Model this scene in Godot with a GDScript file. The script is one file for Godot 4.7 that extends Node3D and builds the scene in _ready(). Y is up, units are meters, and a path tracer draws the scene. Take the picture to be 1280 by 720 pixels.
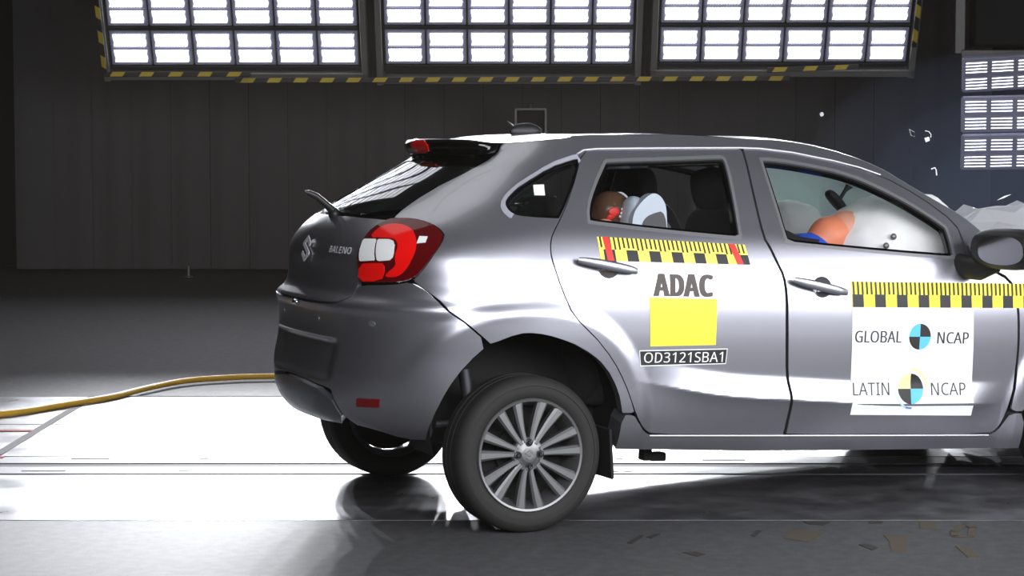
extends Node3D
# A crash-test hall: a grey hatchback in mid-rebound on a white-plated track, LED floodlight frames behind it.

const UC := 1.178097          # u of the car's rear centre line
const A0 := 0.75
const X0 := 0.25
const PITCH := 0.04276        # nose-down pitch of the body (rad)
const LIFT := 0.105
var M := {}
var rng := RandomNumberGenerator.new()
var wob := FastNoiseLite.new()
var car: Node3D
var taken := {}

# ------------------------------------------------------------------ helpers
class Spl:
	var x: PackedFloat32Array
	var y: PackedFloat32Array
	var t := PackedFloat32Array()
	func _init(pts: Array) -> void:
		for p in pts:
			x.append(p[0]); y.append(p[1])
		var m := x.size()
		for i in m:
			if i == 0: t.append((y[1] - y[0]) / (x[1] - x[0]))
			elif i == m - 1: t.append((y[i] - y[i - 1]) / (x[i] - x[i - 1]))
			else:
				var a := x[i] - x[i - 1]
				var b := x[i + 1] - x[i]
				t.append((a * a * y[i + 1] + (b * b - a * a) * y[i] - b * b * y[i - 1]) / (a * b * (a + b)))
	func at(q: float) -> float:
		var m := x.size()
		q = clampf(q, x[0], x[m - 1])
		var i := 0
		while i < m - 2 and q > x[i + 1]: i += 1
		var h := x[i + 1] - x[i]
		var s := (q - x[i]) / h
		var s2 := s * s
		var s3 := s2 * s
		return (2 * s3 - 3 * s2 + 1) * y[i] + (s3 - 2 * s2 + s) * h * t[i] + (3 * s2 - 2 * s3) * y[i + 1] + (s3 - s2) * h * t[i + 1]

class MB:
	var v := PackedVector3Array()
	var n := PackedVector3Array()
	func tri(a: Vector3, b: Vector3, c: Vector3, na: Vector3, nb: Vector3, nc: Vector3) -> void:
		if (c - a).cross(b - a).dot(na + nb + nc) < 0.0:
			v.append(a); v.append(c); v.append(b)
			n.append(na); n.append(nc); n.append(nb)
		else:
			v.append(a); v.append(b); v.append(c)
			n.append(na); n.append(nb); n.append(nc)
	func quad(a: Vector3, b: Vector3, c: Vector3, d: Vector3, na: Vector3, nb: Vector3, nc: Vector3, nd: Vector3) -> void:
		tri(a, b, c, na, nb, nc); tri(a, c, d, na, nc, nd)
	func flat(a: Vector3, b: Vector3, c: Vector3, d: Vector3, out: Vector3) -> void:
		quad(a, b, c, d, out, out, out, out)
	func flat_tri(a: Vector3, b: Vector3, c: Vector3, toward: Vector3) -> void:
		var m := (b - a).cross(c - a).normalized()
		if m.dot(toward) < 0.0: m = -m
		tri(a, b, c, m, m, m)
	# box with rounded-off edges
	func box(t: Transform3D, size: Vector3, ch := 0.0) -> void:
		var h := size / 2.0
		var ax := [Vector3.RIGHT, Vector3.UP, Vector3.BACK]
		var c := minf(ch, minf(h.x, minf(h.y, h.z)) * 0.98)
		var at := func(k: int, sg: Vector3) -> Vector3:
			var p := sg * (h - Vector3.ONE * c)
			p[k] = sg[k] * h[k]
			return t * p
		for k in 3:
			var i := (k + 1) % 3
			var j := (k + 2) % 3
			for s in [-1.0, 1.0]:
				var q: Array[Vector3] = []
				for e in [[-1, -1], [1, -1], [1, 1], [-1, 1]]:
					var sg := Vector3.ZERO
					sg[k] = s; sg[i] = e[0]; sg[j] = e[1]
					q.append(at.call(k, sg))
				var nn: Vector3 = (t.basis * (ax[k] * s)).normalized()
				flat(q[0], q[1], q[2], q[3], nn)
		if c <= 0.0: return
		for k in 3:
			var i := (k + 1) % 3
			var j := (k + 2) % 3
			for a in [-1.0, 1.0]:
				for b in [-1.0, 1.0]:
					var s0 := Vector3.ZERO
					s0[k] = -1.0; s0[i] = a; s0[j] = b
					var s1 := s0
					s1[k] = 1.0
					var ni: Vector3 = (t.basis * (ax[i] * a)).normalized()
					var nj: Vector3 = (t.basis * (ax[j] * b)).normalized()
					quad(at.call(i, s0), at.call(i, s1), at.call(j, s1), at.call(j, s0), ni, ni, nj, nj)
		for a in [-1.0, 1.0]:
			for b in [-1.0, 1.0]:
				for d in [-1.0, 1.0]:
					var sg := Vector3(a, b, d)
					tri(at.call(0, sg), at.call(1, sg), at.call(2, sg), (t.basis * (Vector3.RIGHT * a)).normalized(), (t.basis * (Vector3.UP * b)).normalized(), (t.basis * (Vector3.BACK * d)).normalized())
	# tube through points; r is a number or an array; flatten (fx, fy) squeezes the section
	func tube(pts: Array, r, sides := 10, caps := true, up := Vector3.UP, fx := 1.0, fy := 1.0) -> void:
		var rings: Array = []
		var norms: Array = []
		for i in pts.size():
			var a: Vector3 = pts[maxi(i - 1, 0)]
			var b: Vector3 = pts[mini(i + 1, pts.size() - 1)]
			var d := (b - a).normalized()
			var e := up if absf(d.dot(up)) < 0.95 else Vector3.RIGHT
			var sx := d.cross(e).normalized()
			var sy := sx.cross(d).normalized()
			var rad: float = r[i] if r is Array else r
			var ring: Array[Vector3] = []
			var nr: Array[Vector3] = []
			for k in sides:
				var w := TAU * k / sides
				ring.append(pts[i] + sx * (cos(w) * rad * fx) + sy * (sin(w) * rad * fy))
				nr.append((sx * (cos(w) / fx) + sy * (sin(w) / fy)).normalized())
			rings.append(ring); norms.append(nr)
		for i in pts.size() - 1:
			for k in sides:
				var m := (k + 1) % sides
				quad(rings[i][k], rings[i][m], rings[i + 1][m], rings[i + 1][k], norms[i][k], norms[i][m], norms[i + 1][m], norms[i + 1][k])
		if caps:
			for i in [0, pts.size() - 1]:
				var d: Vector3 = (pts[0] - pts[1]).normalized() if i == 0 else (pts[i] - pts[i - 1]).normalized()
				for k in sides:
					tri(pts[i], rings[i][k], rings[i][(k + 1) % sides], d, d, d)
	# profile of Vector2(radius, height along +Z of t)
	func lathe(prof: Array, segs: int, t := Transform3D.IDENTITY, sharp := 0.6) -> void:
		var m := prof.size()
		for i in m - 1:
			var a: Vector2 = prof[i]
			var b: Vector2 = prof[i + 1]
			var d := b - a
			if d.length() < 1e-7: continue
			var nn := Vector2(d.y, -d.x).normalized()
			var n0 := nn
			var n1 := nn
			if i > 0:
				var e: Vector2 = a - prof[i - 1]
				var ne := Vector2(e.y, -e.x).normalized()
				if absf(ne.angle_to(nn)) < sharp: n0 = (ne + nn).normalized()
			if i < m - 2:
				var e: Vector2 = prof[i + 2] - b
				var ne := Vector2(e.y, -e.x).normalized()
				if absf(ne.angle_to(nn)) < sharp: n1 = (ne + nn).normalized()
			for k in segs:
				var w0 := TAU * k / segs
				var w1 := TAU * (k + 1) / segs
				var c0 := Vector2(cos(w0), sin(w0))
				var c1 := Vector2(cos(w1), sin(w1))
				var P := func(q: Vector2, c: Vector2) -> Vector3: return t * Vector3(c.x * q.x, c.y * q.x, q.y)
				var N := func(q: Vector2, c: Vector2) -> Vector3: return (t.basis * Vector3(c.x * q.x, c.y * q.x, q.y)).normalized()
				quad(P.call(a, c0), P.call(a, c1), P.call(b, c1), P.call(b, c0), N.call(n0, c0), N.call(n0, c1), N.call(n1, c1), N.call(n1, c0))
	func ball(t: Transform3D, rings := 16, segs := 24, e1 := 1.0, e2 := 1.0) -> void:
		var inv := t.basis.inverse().transposed()
		var sp := func(q: float, e: float) -> float: return signf(q) * pow(absf(q), e)
		var pt := func(i: int, k: int) -> Vector3:
			var a := -PI / 2 + PI * i / rings
			var b := TAU * k / segs
			return Vector3(sp.call(cos(a), e1) * sp.call(cos(b), e2), sp.call(sin(a), e1), sp.call(cos(a), e1) * sp.call(sin(b), e2))
		var nm := func(i: int, k: int) -> Vector3:
			var a := -PI / 2 + PI * i / rings
			var b := TAU * k / segs
			return (inv * Vector3(sp.call(cos(a), 2.0 - e1) * sp.call(cos(b), 2.0 - e2), sp.call(sin(a), 2.0 - e1), sp.call(cos(a), 2.0 - e1) * sp.call(sin(b), 2.0 - e2))).normalized()
		for i in rings:
			for k in segs:
				quad(t * pt.call(i, k), t * pt.call(i, k + 1), t * pt.call(i + 1, k + 1), t * pt.call(i + 1, k), nm.call(i, k), nm.call(i, k + 1), nm.call(i + 1, k + 1), nm.call(i + 1, k))
	# flat outline pushed along +Z of t
	func slab(poly: PackedVector2Array, depth: float, t := Transform3D.IDENTITY) -> void:
		var ix := Geometry2D.triangulate_polygon(poly)
		var f := (t.basis * Vector3.BACK).normalized()
		for i in range(0, ix.size(), 3):
			var q: Array[Vector3] = []
			var o: Array[Vector3] = []
			for k in 3:
				var p := poly[ix[i + k]]
				q.append(t * Vector3(p.x, p.y, depth)); o.append(t * Vector3(p.x, p.y, 0))
			tri(q[0], q[1], q[2], f, f, f); tri(o[0], o[1], o[2], -f, -f, -f)
		var cw := Geometry2D.is_polygon_clockwise(poly)
		for i in poly.size():
			var a := poly[i]
			var b := poly[(i + 1) % poly.size()]
			var d := (b - a)
			var nn := Vector2(d.y, -d.x).normalized() * (-1.0 if cw else 1.0)
			var n3 := (t.basis * Vector3(nn.x, nn.y, 0)).normalized()
			flat(t * Vector3(a.x, a.y, 0), t * Vector3(b.x, b.y, 0), t * Vector3(b.x, b.y, depth), t * Vector3(a.x, a.y, depth), n3)
	func mirrored() -> MB:
		var o := MB.new()
		for i in range(0, v.size(), 3):
			for k in [0, 2, 1]:
				o.v.append(v[i + k] * Vector3(1, 1, -1)); o.n.append(n[i + k] * Vector3(1, 1, -1))
		return o
	func mesh() -> ArrayMesh:
		var a := []
		a.resize(Mesh.ARRAY_MAX)
		a[Mesh.ARRAY_VERTEX] = v
		a[Mesh.ARRAY_NORMAL] = n
		var m := ArrayMesh.new()
		if v.size(): m.add_surface_from_arrays(Mesh.PRIMITIVE_TRIANGLES, a)
		return m

func T(x: float, y: float, z: float, rx := 0.0, ry := 0.0, rz := 0.0) -> Transform3D:
	return Transform3D(Basis.from_euler(Vector3(rx, ry, rz)), Vector3(x, y, z))

func ss(a: float, b: float, x: float) -> float:
	var t := clampf((x - a) / (b - a), 0.0, 1.0)
	return t * t * (3 - 2 * t)

func numbered(called: String) -> String:
	var k: int = taken.get(called, 0)
	taken[called] = k + 1
	return called if k == 0 else "%s_%03d" % [called, k]

func put(called: String, m: Mesh, mat: Material, parent: Node = null) -> MeshInstance3D:
	var o := MeshInstance3D.new()
	o.mesh = m
	o.material_override = mat
	if parent == null:
		o.name = numbered(called)
		add_child(o)
	else:
		o.name = called
		parent.add_child(o, true)
	return o

func part(called: String, b: MB, mat: Material, parent: Node = null) -> MeshInstance3D:
	return put(called, b.mesh(), mat, parent)

func tag(o: Node, label: String, category: String, group := "") -> void:
	o.set_meta("label", label)
	o.set_meta("category", category)
	if group: o.set_meta("group", group)

func thing(called: String, label: String, category: String, at := Vector3.ZERO, turn := 0.0, group := "") -> Node3D:
	var o := Node3D.new()
	o.name = numbered(called)
	add_child(o)
	o.position = at
	o.rotation.y = turn
	tag(o, label, category, group)
	return o

func struct(called: String, b: MB, mat: Material) -> MeshInstance3D:
	var o := part(called, b, mat)
	o.set_meta("kind", "structure")
	return o

func mat(called: String, col: Color, rough := 0.6, metal := 0.0) -> StandardMaterial3D:
	var m := StandardMaterial3D.new()
	m.resource_name = called
	m.albedo_color = col
	m.roughness = rough
	m.metallic = metal
	M[called] = m
	return m

func noise_tex(freq: float, lo: Color, hi: Color, sd: int, size := 512, oct := 4) -> NoiseTexture2D:
	var f := FastNoiseLite.new()
	f.seed = sd
	f.frequency = freq
	f.fractal_octaves = oct
	var t := NoiseTexture2D.new()
	t.width = size; t.height = size
	t.seamless = true
	t.noise = f
	var g := Gradient.new()
	g.set_color(0, lo); g.set_color(1, hi)
	t.color_ramp = g
	return t

# ------------------------------------------------------------------ the car's skin: u runs round the body in plan, y is height
var XR: Spl
var WD: Spl
var NE: Spl
var ED: Spl
var RC: Spl
var CREASE: Spl

func disp(u: float, y: float) -> float:
	var d := 0.0
	var r := Vector2((u + 0.195) * 1.07, y - 0.30).length()
	if r < 0.55: d += 0.015 * (1.0 - ss(0.43, 0.51, r)) * ss(0.12, 0.30, y) * ss(-0.66, -0.42, u)
	r = Vector2(u - 2.44, y - 0.30).length()
	if r < 0.55: d += 0.018 * (1.0 - ss(0.43, 0.50, r))
	if u > 0.1 and u < 2.0 and y < 0.8:
		var t := y - CREASE.at(u)
		d += 0.022 * ss(0.12, 0.55, u) * (1.0 - ss(1.75, 1.98, u)) * (maxf(0.0, 0.5 * ((1.0 - t / 0.095) + sqrt(pow(1.0 - t / 0.095, 2) + 0.004))) if t > 0.0 else exp(t / 0.055))
	if u < -0.7 and y < 0.66:
		var a := absf(u + UC)
		d -= 0.024 * (1.0 - ss(0.27, 0.34, a)) * (1.0 - ss(0.585, 0.602, y)) * ss(0.43, 0.47, y)
	if u < -0.55 and y > 1.32: d += 0.10 * ss(1.325, 1.388, y) * ss(-0.60, -0.78, u)
	if u > 2.15: d += wob.get_noise_2d(u * 55, y * 55) * 0.06 * ss(2.15, 2.7, u)
	return d

func skin(u: float, y: float, off := 0.0) -> Vector3:
	var um := u if u > -UC else -2 * UC - u
	var ph := clampf(-u / A0, 0.0, PI)
	var c := cos(ph)
	var s := sin(ph)
	var w := WD.at(y)
	var d := disp(um, y) + off
	var xx := X0 + maxf(u, 0.0)
	var ft := 1.0 - 0.012 * pow(clampf(xx - 0.9, 0.0, 9.0), 2)
	if u > 0.0: return Vector3(xx, y, w * ft + d)
	var e := NE.at(y)
	var k := pow(pow(absf(c), e) + pow(absf(s), e), -1.0 / e)
	return Vector3(X0 - (X0 - XR.at(y)) * k * s - d * s, y, w * ft * k * c + d * c)

func bc(p: Vector3) -> Vector3:     # level body frame to the pitched car frame
	var c := cos(PITCH)
	var s := sin(PITCH)
	var y := p.y - 0.3
	return Vector3(p.x * c + y * s, 0.3 + LIFT + y * c - p.x * s, p.z)

func skc(u: float, y: float, off := 0.0) -> Vector3:
	return bc(skin(u, y, off))

func skn(u: float, y: float) -> Vector3:
	var e := 0.004
	var a := skc(u + e, y) - skc(u - e, y)
	var b := skc(u, y + e) - skc(u, y - e)
	return a.cross(b).normalized()

func chaikin(p: PackedVector2Array, times: int) -> PackedVector2Array:
	for r in times:
		var q := PackedVector2Array()
		for i in p.size():
			var a := p[i]
			var b := p[(i + 1) % p.size()]
			if a.distance_to(b) < 0.004:
				q.append(a)
				continue
			q.append(a.lerp(b, 0.25)); q.append(a.lerp(b, 0.75))
		p = q
	return p

func ring2(cx: float, cy: float, rx: float, ry: float, k := 28, from := 0.0, to := TAU) -> Array:
	var q := []
	for i in k:
		var w := from + (to - from) * i / (k if absf(to - from) > 6.28 else k - 1)
		q.append([cx + rx * cos(w), cy + ry * sin(w)])
	return q

func pv(a: Array) -> PackedVector2Array:
	var q := PackedVector2Array()
	for p in a: q.append(Vector2(p[0], p[1]))
	return q

func inside(p: Vector2, poly: PackedVector2Array) -> bool:
	var k := 0
	for j in [Vector2.ZERO, Vector2(.00031, .00047), Vector2(-.00043, -.00029)]:
		if Geometry2D.is_point_in_polygon(p + j, poly): k += 1
	return k > 1

# A sheet cut to an outline on the skin, with returned edges. o: holes, off, gap, depth, smooth, su, sy
func sheet(outline: Array, o := {}) -> MB:
	var off: float = o.get("off", 0.0)
	var depth: float = o.get("depth", 0.02)
	var gap: float = o.get("gap", 0.0021)
	var su: float = o.get("su", 0.026)
	var sy: float = o.get("sy", 0.016)
	var base := chaikin(pv(outline), o.get("smooth", 1))
	if Geometry2D.is_polygon_clockwise(base): base.reverse()
	var polys := [base]
	if gap > 0.0: polys = Geometry2D.offset_polygon(base, -gap, Geometry2D.JOIN_MITER)
	var holes := []
	for h in o.get("holes", []):
		var hp := chaikin(pv(h), o.get("smooth", 1))
		if Geometry2D.is_polygon_clockwise(hp): hp.reverse()
		holes.append(hp)
	var b := MB.new()
	var memo := {}
	var vn := func(p: Vector2) -> Array:
		var key := Vector2i(roundi(p.x * 20000), roundi(p.y * 20000))
		if not memo.has(key):
			var nn := skn(p.x, p.y)
			memo[key] = [skc(p.x, p.y) + nn * off, nn]
		return memo[key]
	var loops := []
	for p in polys: loops.append([p, 1.0])
	for h in holes: loops.append([h, -1.0])
	for poly in polys:
		var lo := Vector2(9, 9)
		var hi := Vector2(-9, -9)
		for p in poly:
			lo = lo.min(p); hi = hi.max(p)
		var nx := maxi(1, ceili((hi.x - lo.x) / su))
		var ny := maxi(1, ceili((hi.y - lo.y) / sy))
		var cs := Vector2((hi.x - lo.x) / nx, (hi.y - lo.y) / ny)
		var marks := {}
		for L in [poly] + holes:
			for i in L.size():
				var a: Vector2 = L[i]
				var c: Vector2 = L[(i + 1) % L.size()]
				var m := ceili(a.distance_to(c) / 0.003) + 1
				for k in m + 1:
					var q := (a.lerp(c, float(k) / m) - lo) / cs
					marks[Vector2i(floori(q.x), floori(q.y))] = true
		for i in nx:
			for j in ny:
				var p00 := lo + Vector2(i, j) * cs
				var cell := PackedVector2Array([p00, p00 + Vector2(cs.x, 0), p00 + cs, p00 + Vector2(0, cs.y)])
				if not marks.has(Vector2i(i, j)):
					var mid := p00 + cs * 0.5
					if not inside(mid, poly): continue
					var gone := false
					for h in holes:
						if inside(mid, h): gone = true
					if gone: continue
					var r := [vn.call(cell[0]), vn.call(cell[1]), vn.call(cell[2]), vn.call(cell[3])]
					b.quad(r[0][0], r[1][0], r[2][0], r[3][0], r[0][1], r[1][1], r[2][1], r[3][1])
					continue
				var pieces: Array = Geometry2D.intersect_polygons(cell, poly)
				for h in holes:
					var nextp := []
					for pc in pieces:
						for r in Geometry2D.clip_polygons(pc, h):
							if not Geometry2D.is_polygon_clockwise(r): nextp.append(r)
					pieces = nextp
				for pc in pieces:
					if pc.size() < 3: continue
					var ix := Geometry2D.triangulate_polygon(pc)
					for k in range(0, ix.size(), 3):
						var A: Array = vn.call(pc[ix[k]])
						var B: Array = vn.call(pc[ix[k + 1]])
						var C: Array = vn.call(pc[ix[k + 2]])
						b.tri(A[0], B[0], C[0], A[1], B[1], C[1])
	if depth > 0.0:
		for L in loops:
			var poly: PackedVector2Array = L[0]
			for i in poly.size():
				var a := poly[i]
				var c := poly[(i + 1) % poly.size()]
				var m := ceili(a.distance_to(c) / 0.03)
				for k in m:
					var A: Array = vn.call(a.lerp(c, float(k) / m))
					var B: Array = vn.call(a.lerp(c, float(k + 1) / m))
					var e: Vector3 = (B[0] - A[0])
					if e.length() < 1e-6: continue
					var out: Vector3 = e.cross(A[1]).normalized() * float(L[1])
					b.flat(A[0], B[0], B[0] - B[1] * depth, A[0] - A[1] * depth, out)
	return b

# sheet() on the right flank and its mirror image on the left
func both(called: String, outline: Array, m: Material, o := {}, parent: Node = null) -> MeshInstance3D:
	var b := sheet(outline, o)
	var r := part(called, b, m, parent if parent else car)
	if o.has("left_from"):
		var cut := Geometry2D.intersect_polygons(pv(outline), PackedVector2Array([Vector2(o.left_from, 0), Vector2(9, 0), Vector2(9, 2), Vector2(o.left_from, 2)]))
		for c in cut:
			var l := []
			for p in c: l.append([p.x, p.y])
			part(called, sheet(l, o).mirrored(), m, parent if parent else car)
		return r
	part(called, b.mirrored(), m, parent if parent else car)
	return r

func mir(a: Array) -> Array:    # an outline from the right edge to the rear centre, closed by its mirror image
	var q := a.duplicate()
	for i in range(a.size() - 1, -1, -1):
		if absf(a[i][0] + UC) > 0.003: q.append([-2 * UC - a[i][0], a[i][1]])
	return q

func letters(called: String, text: String, u: float, y: float, w: float, h: float, m: Material, parent: Node, off := 0.003, weight := 400, slant := 0.0, bold := 0.0) -> MeshInstance3D:
	var f := SystemFont.new()
	f.font_names = PackedStringArray(["Droid Sans"])
	f.font_weight = weight
	var t := TextMesh.new()
	t.font = f
	t.text = text
	t.font_size = 64
	t.pixel_size = 0.01
	t.depth = 0.01
	t.curve_step = 1.0
	var a := t.get_mesh_arrays()
	var V: PackedVector3Array = a[Mesh.ARRAY_VERTEX]
	var N: PackedVector3Array = a[Mesh.ARRAY_NORMAL]
	var ix: PackedInt32Array = a[Mesh.ARRAY_INDEX] if a[Mesh.ARRAY_INDEX] != null else PackedInt32Array(range(V.size()))
	var lo := Vector3(1e9, 1e9, 0)
	var hi := Vector3(-1e9, -1e9, 0)
	for p in V:
		lo = lo.min(p); hi = hi.max(p)
	var b := MB.new()
	for i in range(0, ix.size() * (3 if bold > 0.0 else 1), 3):
		var shift: float = [0.0, bold, -bold][i / ix.size()]
		i = i % ix.size()
		if N[ix[i]].z < 0.5: continue
		var q: Array[Vector3] = []
		var nn := Vector3.ZERO
		for k in 3:
			var p := V[ix[i + k]]
			var fy := (p.y - lo.y) / (hi.y - lo.y) - 0.5
			var uu := u + ((p.x - lo.x) / (hi.x - lo.x) - 0.5) * w + shift
			var yy := y + fy * h + (uu - u) * slant
			nn = skn(uu, yy)
			q.append(skc(uu, yy) + nn * (off + absf(shift) * .02 + maxf(shift, 0) * .02))
		b.tri(q[0], q[1], q[2], nn, nn, nn)
	return part(called, b, m, parent)

# A continuous body from tapered bones, meshed with surface nets. bones: [a, b, ra, rb]
func flesh(bones: Array, k: float, cell: float) -> MB:
	var lo := Vector3(9, 9, 9)
	var hi := -lo
	for q in bones:
		var r: float = maxf(q[2], q[3]) + 0.04
		lo = lo.min(q[0] - Vector3.ONE * r).min(q[1] - Vector3.ONE * r)
		hi = hi.max(q[0] + Vector3.ONE * r).max(q[1] + Vector3.ONE * r)
	var d := Vector3i(((hi - lo) / cell).ceil()) + Vector3i.ONE
	var f := PackedFloat32Array()
	f.resize(d.x * d.y * d.z)
	f.fill(1.0)
	for q in bones:
		var a: Vector3 = q[0]
		var ba: Vector3 = q[1] - q[0]
		var l2 := maxf(ba.length_squared(), 1e-9)
		var r: float = maxf(q[2], q[3]) + 0.05
		var i0 := Vector3i(((a.min(q[1]) - Vector3.ONE * r - lo) / cell).floor()).max(Vector3i.ZERO)
		var i1 := Vector3i(((a.max(q[1]) + Vector3.ONE * r - lo) / cell).ceil()).min(d - Vector3i.ONE)
		for z in range(i0.z, i1.z + 1):
			for y in range(i0.y, i1.y + 1):
				for x in range(i0.x, i1.x + 1):
					var p := lo + Vector3(x, y, z) * cell - a
					var h := clampf(p.dot(ba) / l2, 0.0, 1.0)
					var e: float = (p - ba * h).length() - lerpf(q[2], q[3], h)
					var at := x + d.x * (y + d.y * z)
					var g := f[at]
					var m := maxf(k - absf(g - e), 0.0) / k
					f[at] = minf(g, e) - m * m * k * 0.25
	var ids := {}
	var vs: Array[Vector3] = []
	var ns: Array[Vector3] = []
	var sx := 1
	var sy := d.x
	var sz := d.x * d.y
	for z in d.z - 1:
		for y in d.y - 1:
			for x in d.x - 1:
				var at := x + sy * y + sz * z
				var neg := 0
				var c: Array[float] = [f[at], f[at + 1], f[at + sy], f[at + sy + 1], f[at + sz], f[at + sz + 1], f[at + sz + sy], f[at + sz + sy + 1]]
				for q in c:
					if q < 0.0: neg += 1
				if neg == 0 or neg == 8: continue
				var acc := Vector3.ZERO
				var cnt := 0
				for ed in [[0, 1], [2, 3], [4, 5], [6, 7], [0, 2], [1, 3], [4, 6], [5, 7], [0, 4], [1, 5], [2, 6], [3, 7]]:
					var a: float = c[ed[0]]
					var b: float = c[ed[1]]
					if (a < 0.0) != (b < 0.0):
						var t := a / (a - b)
						var p0 := Vector3(ed[0] & 1, (ed[0] >> 1) & 1, ed[0] >> 2)
						var p1 := Vector3(ed[1] & 1, (ed[1] >> 1) & 1, ed[1] >> 2)
						acc += p0.lerp(p1, t)
						cnt += 1
				ids[at] = vs.size()
				vs.append(lo + (Vector3(x, y, z) + acc / cnt) * cell)
				ns.append(Vector3(c[1] + c[3] + c[5] + c[7] - c[0] - c[2] - c[4] - c[6], c[2] + c[3] + c[6] + c[7] - c[0] - c[1] - c[4] - c[5], c[4] + c[5] + c[6] + c[7] - c[0] - c[1] - c[2] - c[3]).normalized())
	var b := MB.new()
	for at in ids:
		for ax in [[sx, sy, sz], [sy, sz, sx], [sz, sx, sy]]:
			if (f[at] < 0.0) == (f[at + ax[0]] < 0.0): continue
			var q := [at, at - ax[1], at - ax[1] - ax[2], at - ax[2]]
			var okk := true
			for w in q:
				if not ids.has(w): okk = false
			if not okk: continue
			var i0: int = ids[q[0]]
			var i1: int = ids[q[1]]
			var i2: int = ids[q[2]]
			var i3: int = ids[q[3]]
			b.quad(vs[i0], vs[i1], vs[i2], vs[i3], ns[i0], ns[i1], ns[i2], ns[i3])
	return b

# ------------------------------------------------------------------
func _ready() -> void:
	rng.seed = 11
	wob.seed = 4
	wob.frequency = 0.05
	var cam := Camera3D.new()
	cam.name = "camera"
	add_child(cam)
	cam.position = Vector3(0, 1.49, 0)
	cam.rotation.x = -atan(180.0 / 2630.0)
	cam.fov = rad_to_deg(2.0 * atan(360.0 / 2630.0))
	cam.near = 0.1
	cam.far = 80.0
	cam.current = true
	var we := WorldEnvironment.new()
	we.name = "world_environment"
	var en := Environment.new()
	en.background_mode = Environment.BG_COLOR
	en.background_color = Color(0, 0, 0)
	en.tonemap_mode = Environment.TONE_MAPPER_LINEAR
	en.tonemap_exposure = 1.0
	en.sdfgi_enabled = true
	en.ssao_enabled = true
	en.ssil_enabled = true
	en.volumetric_fog_enabled = true
	en.volumetric_fog_albedo = Color(1.0, 0.95, 0.89)
	en.volumetric_fog_density = 0.0008
	we.environment = en
	add_child(we)
	materials()
	build_lights()
	added_ceiling_lamps()
	build_hall()
	build_car()
	build_inside()
	build_small_things()

# light levels
const SPOT_ENERGY := 18.0
const CEILING_ENERGY := 0.2
const STRIP_GLOW := 3.6
const BANK_ENERGY := 2.9

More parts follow.
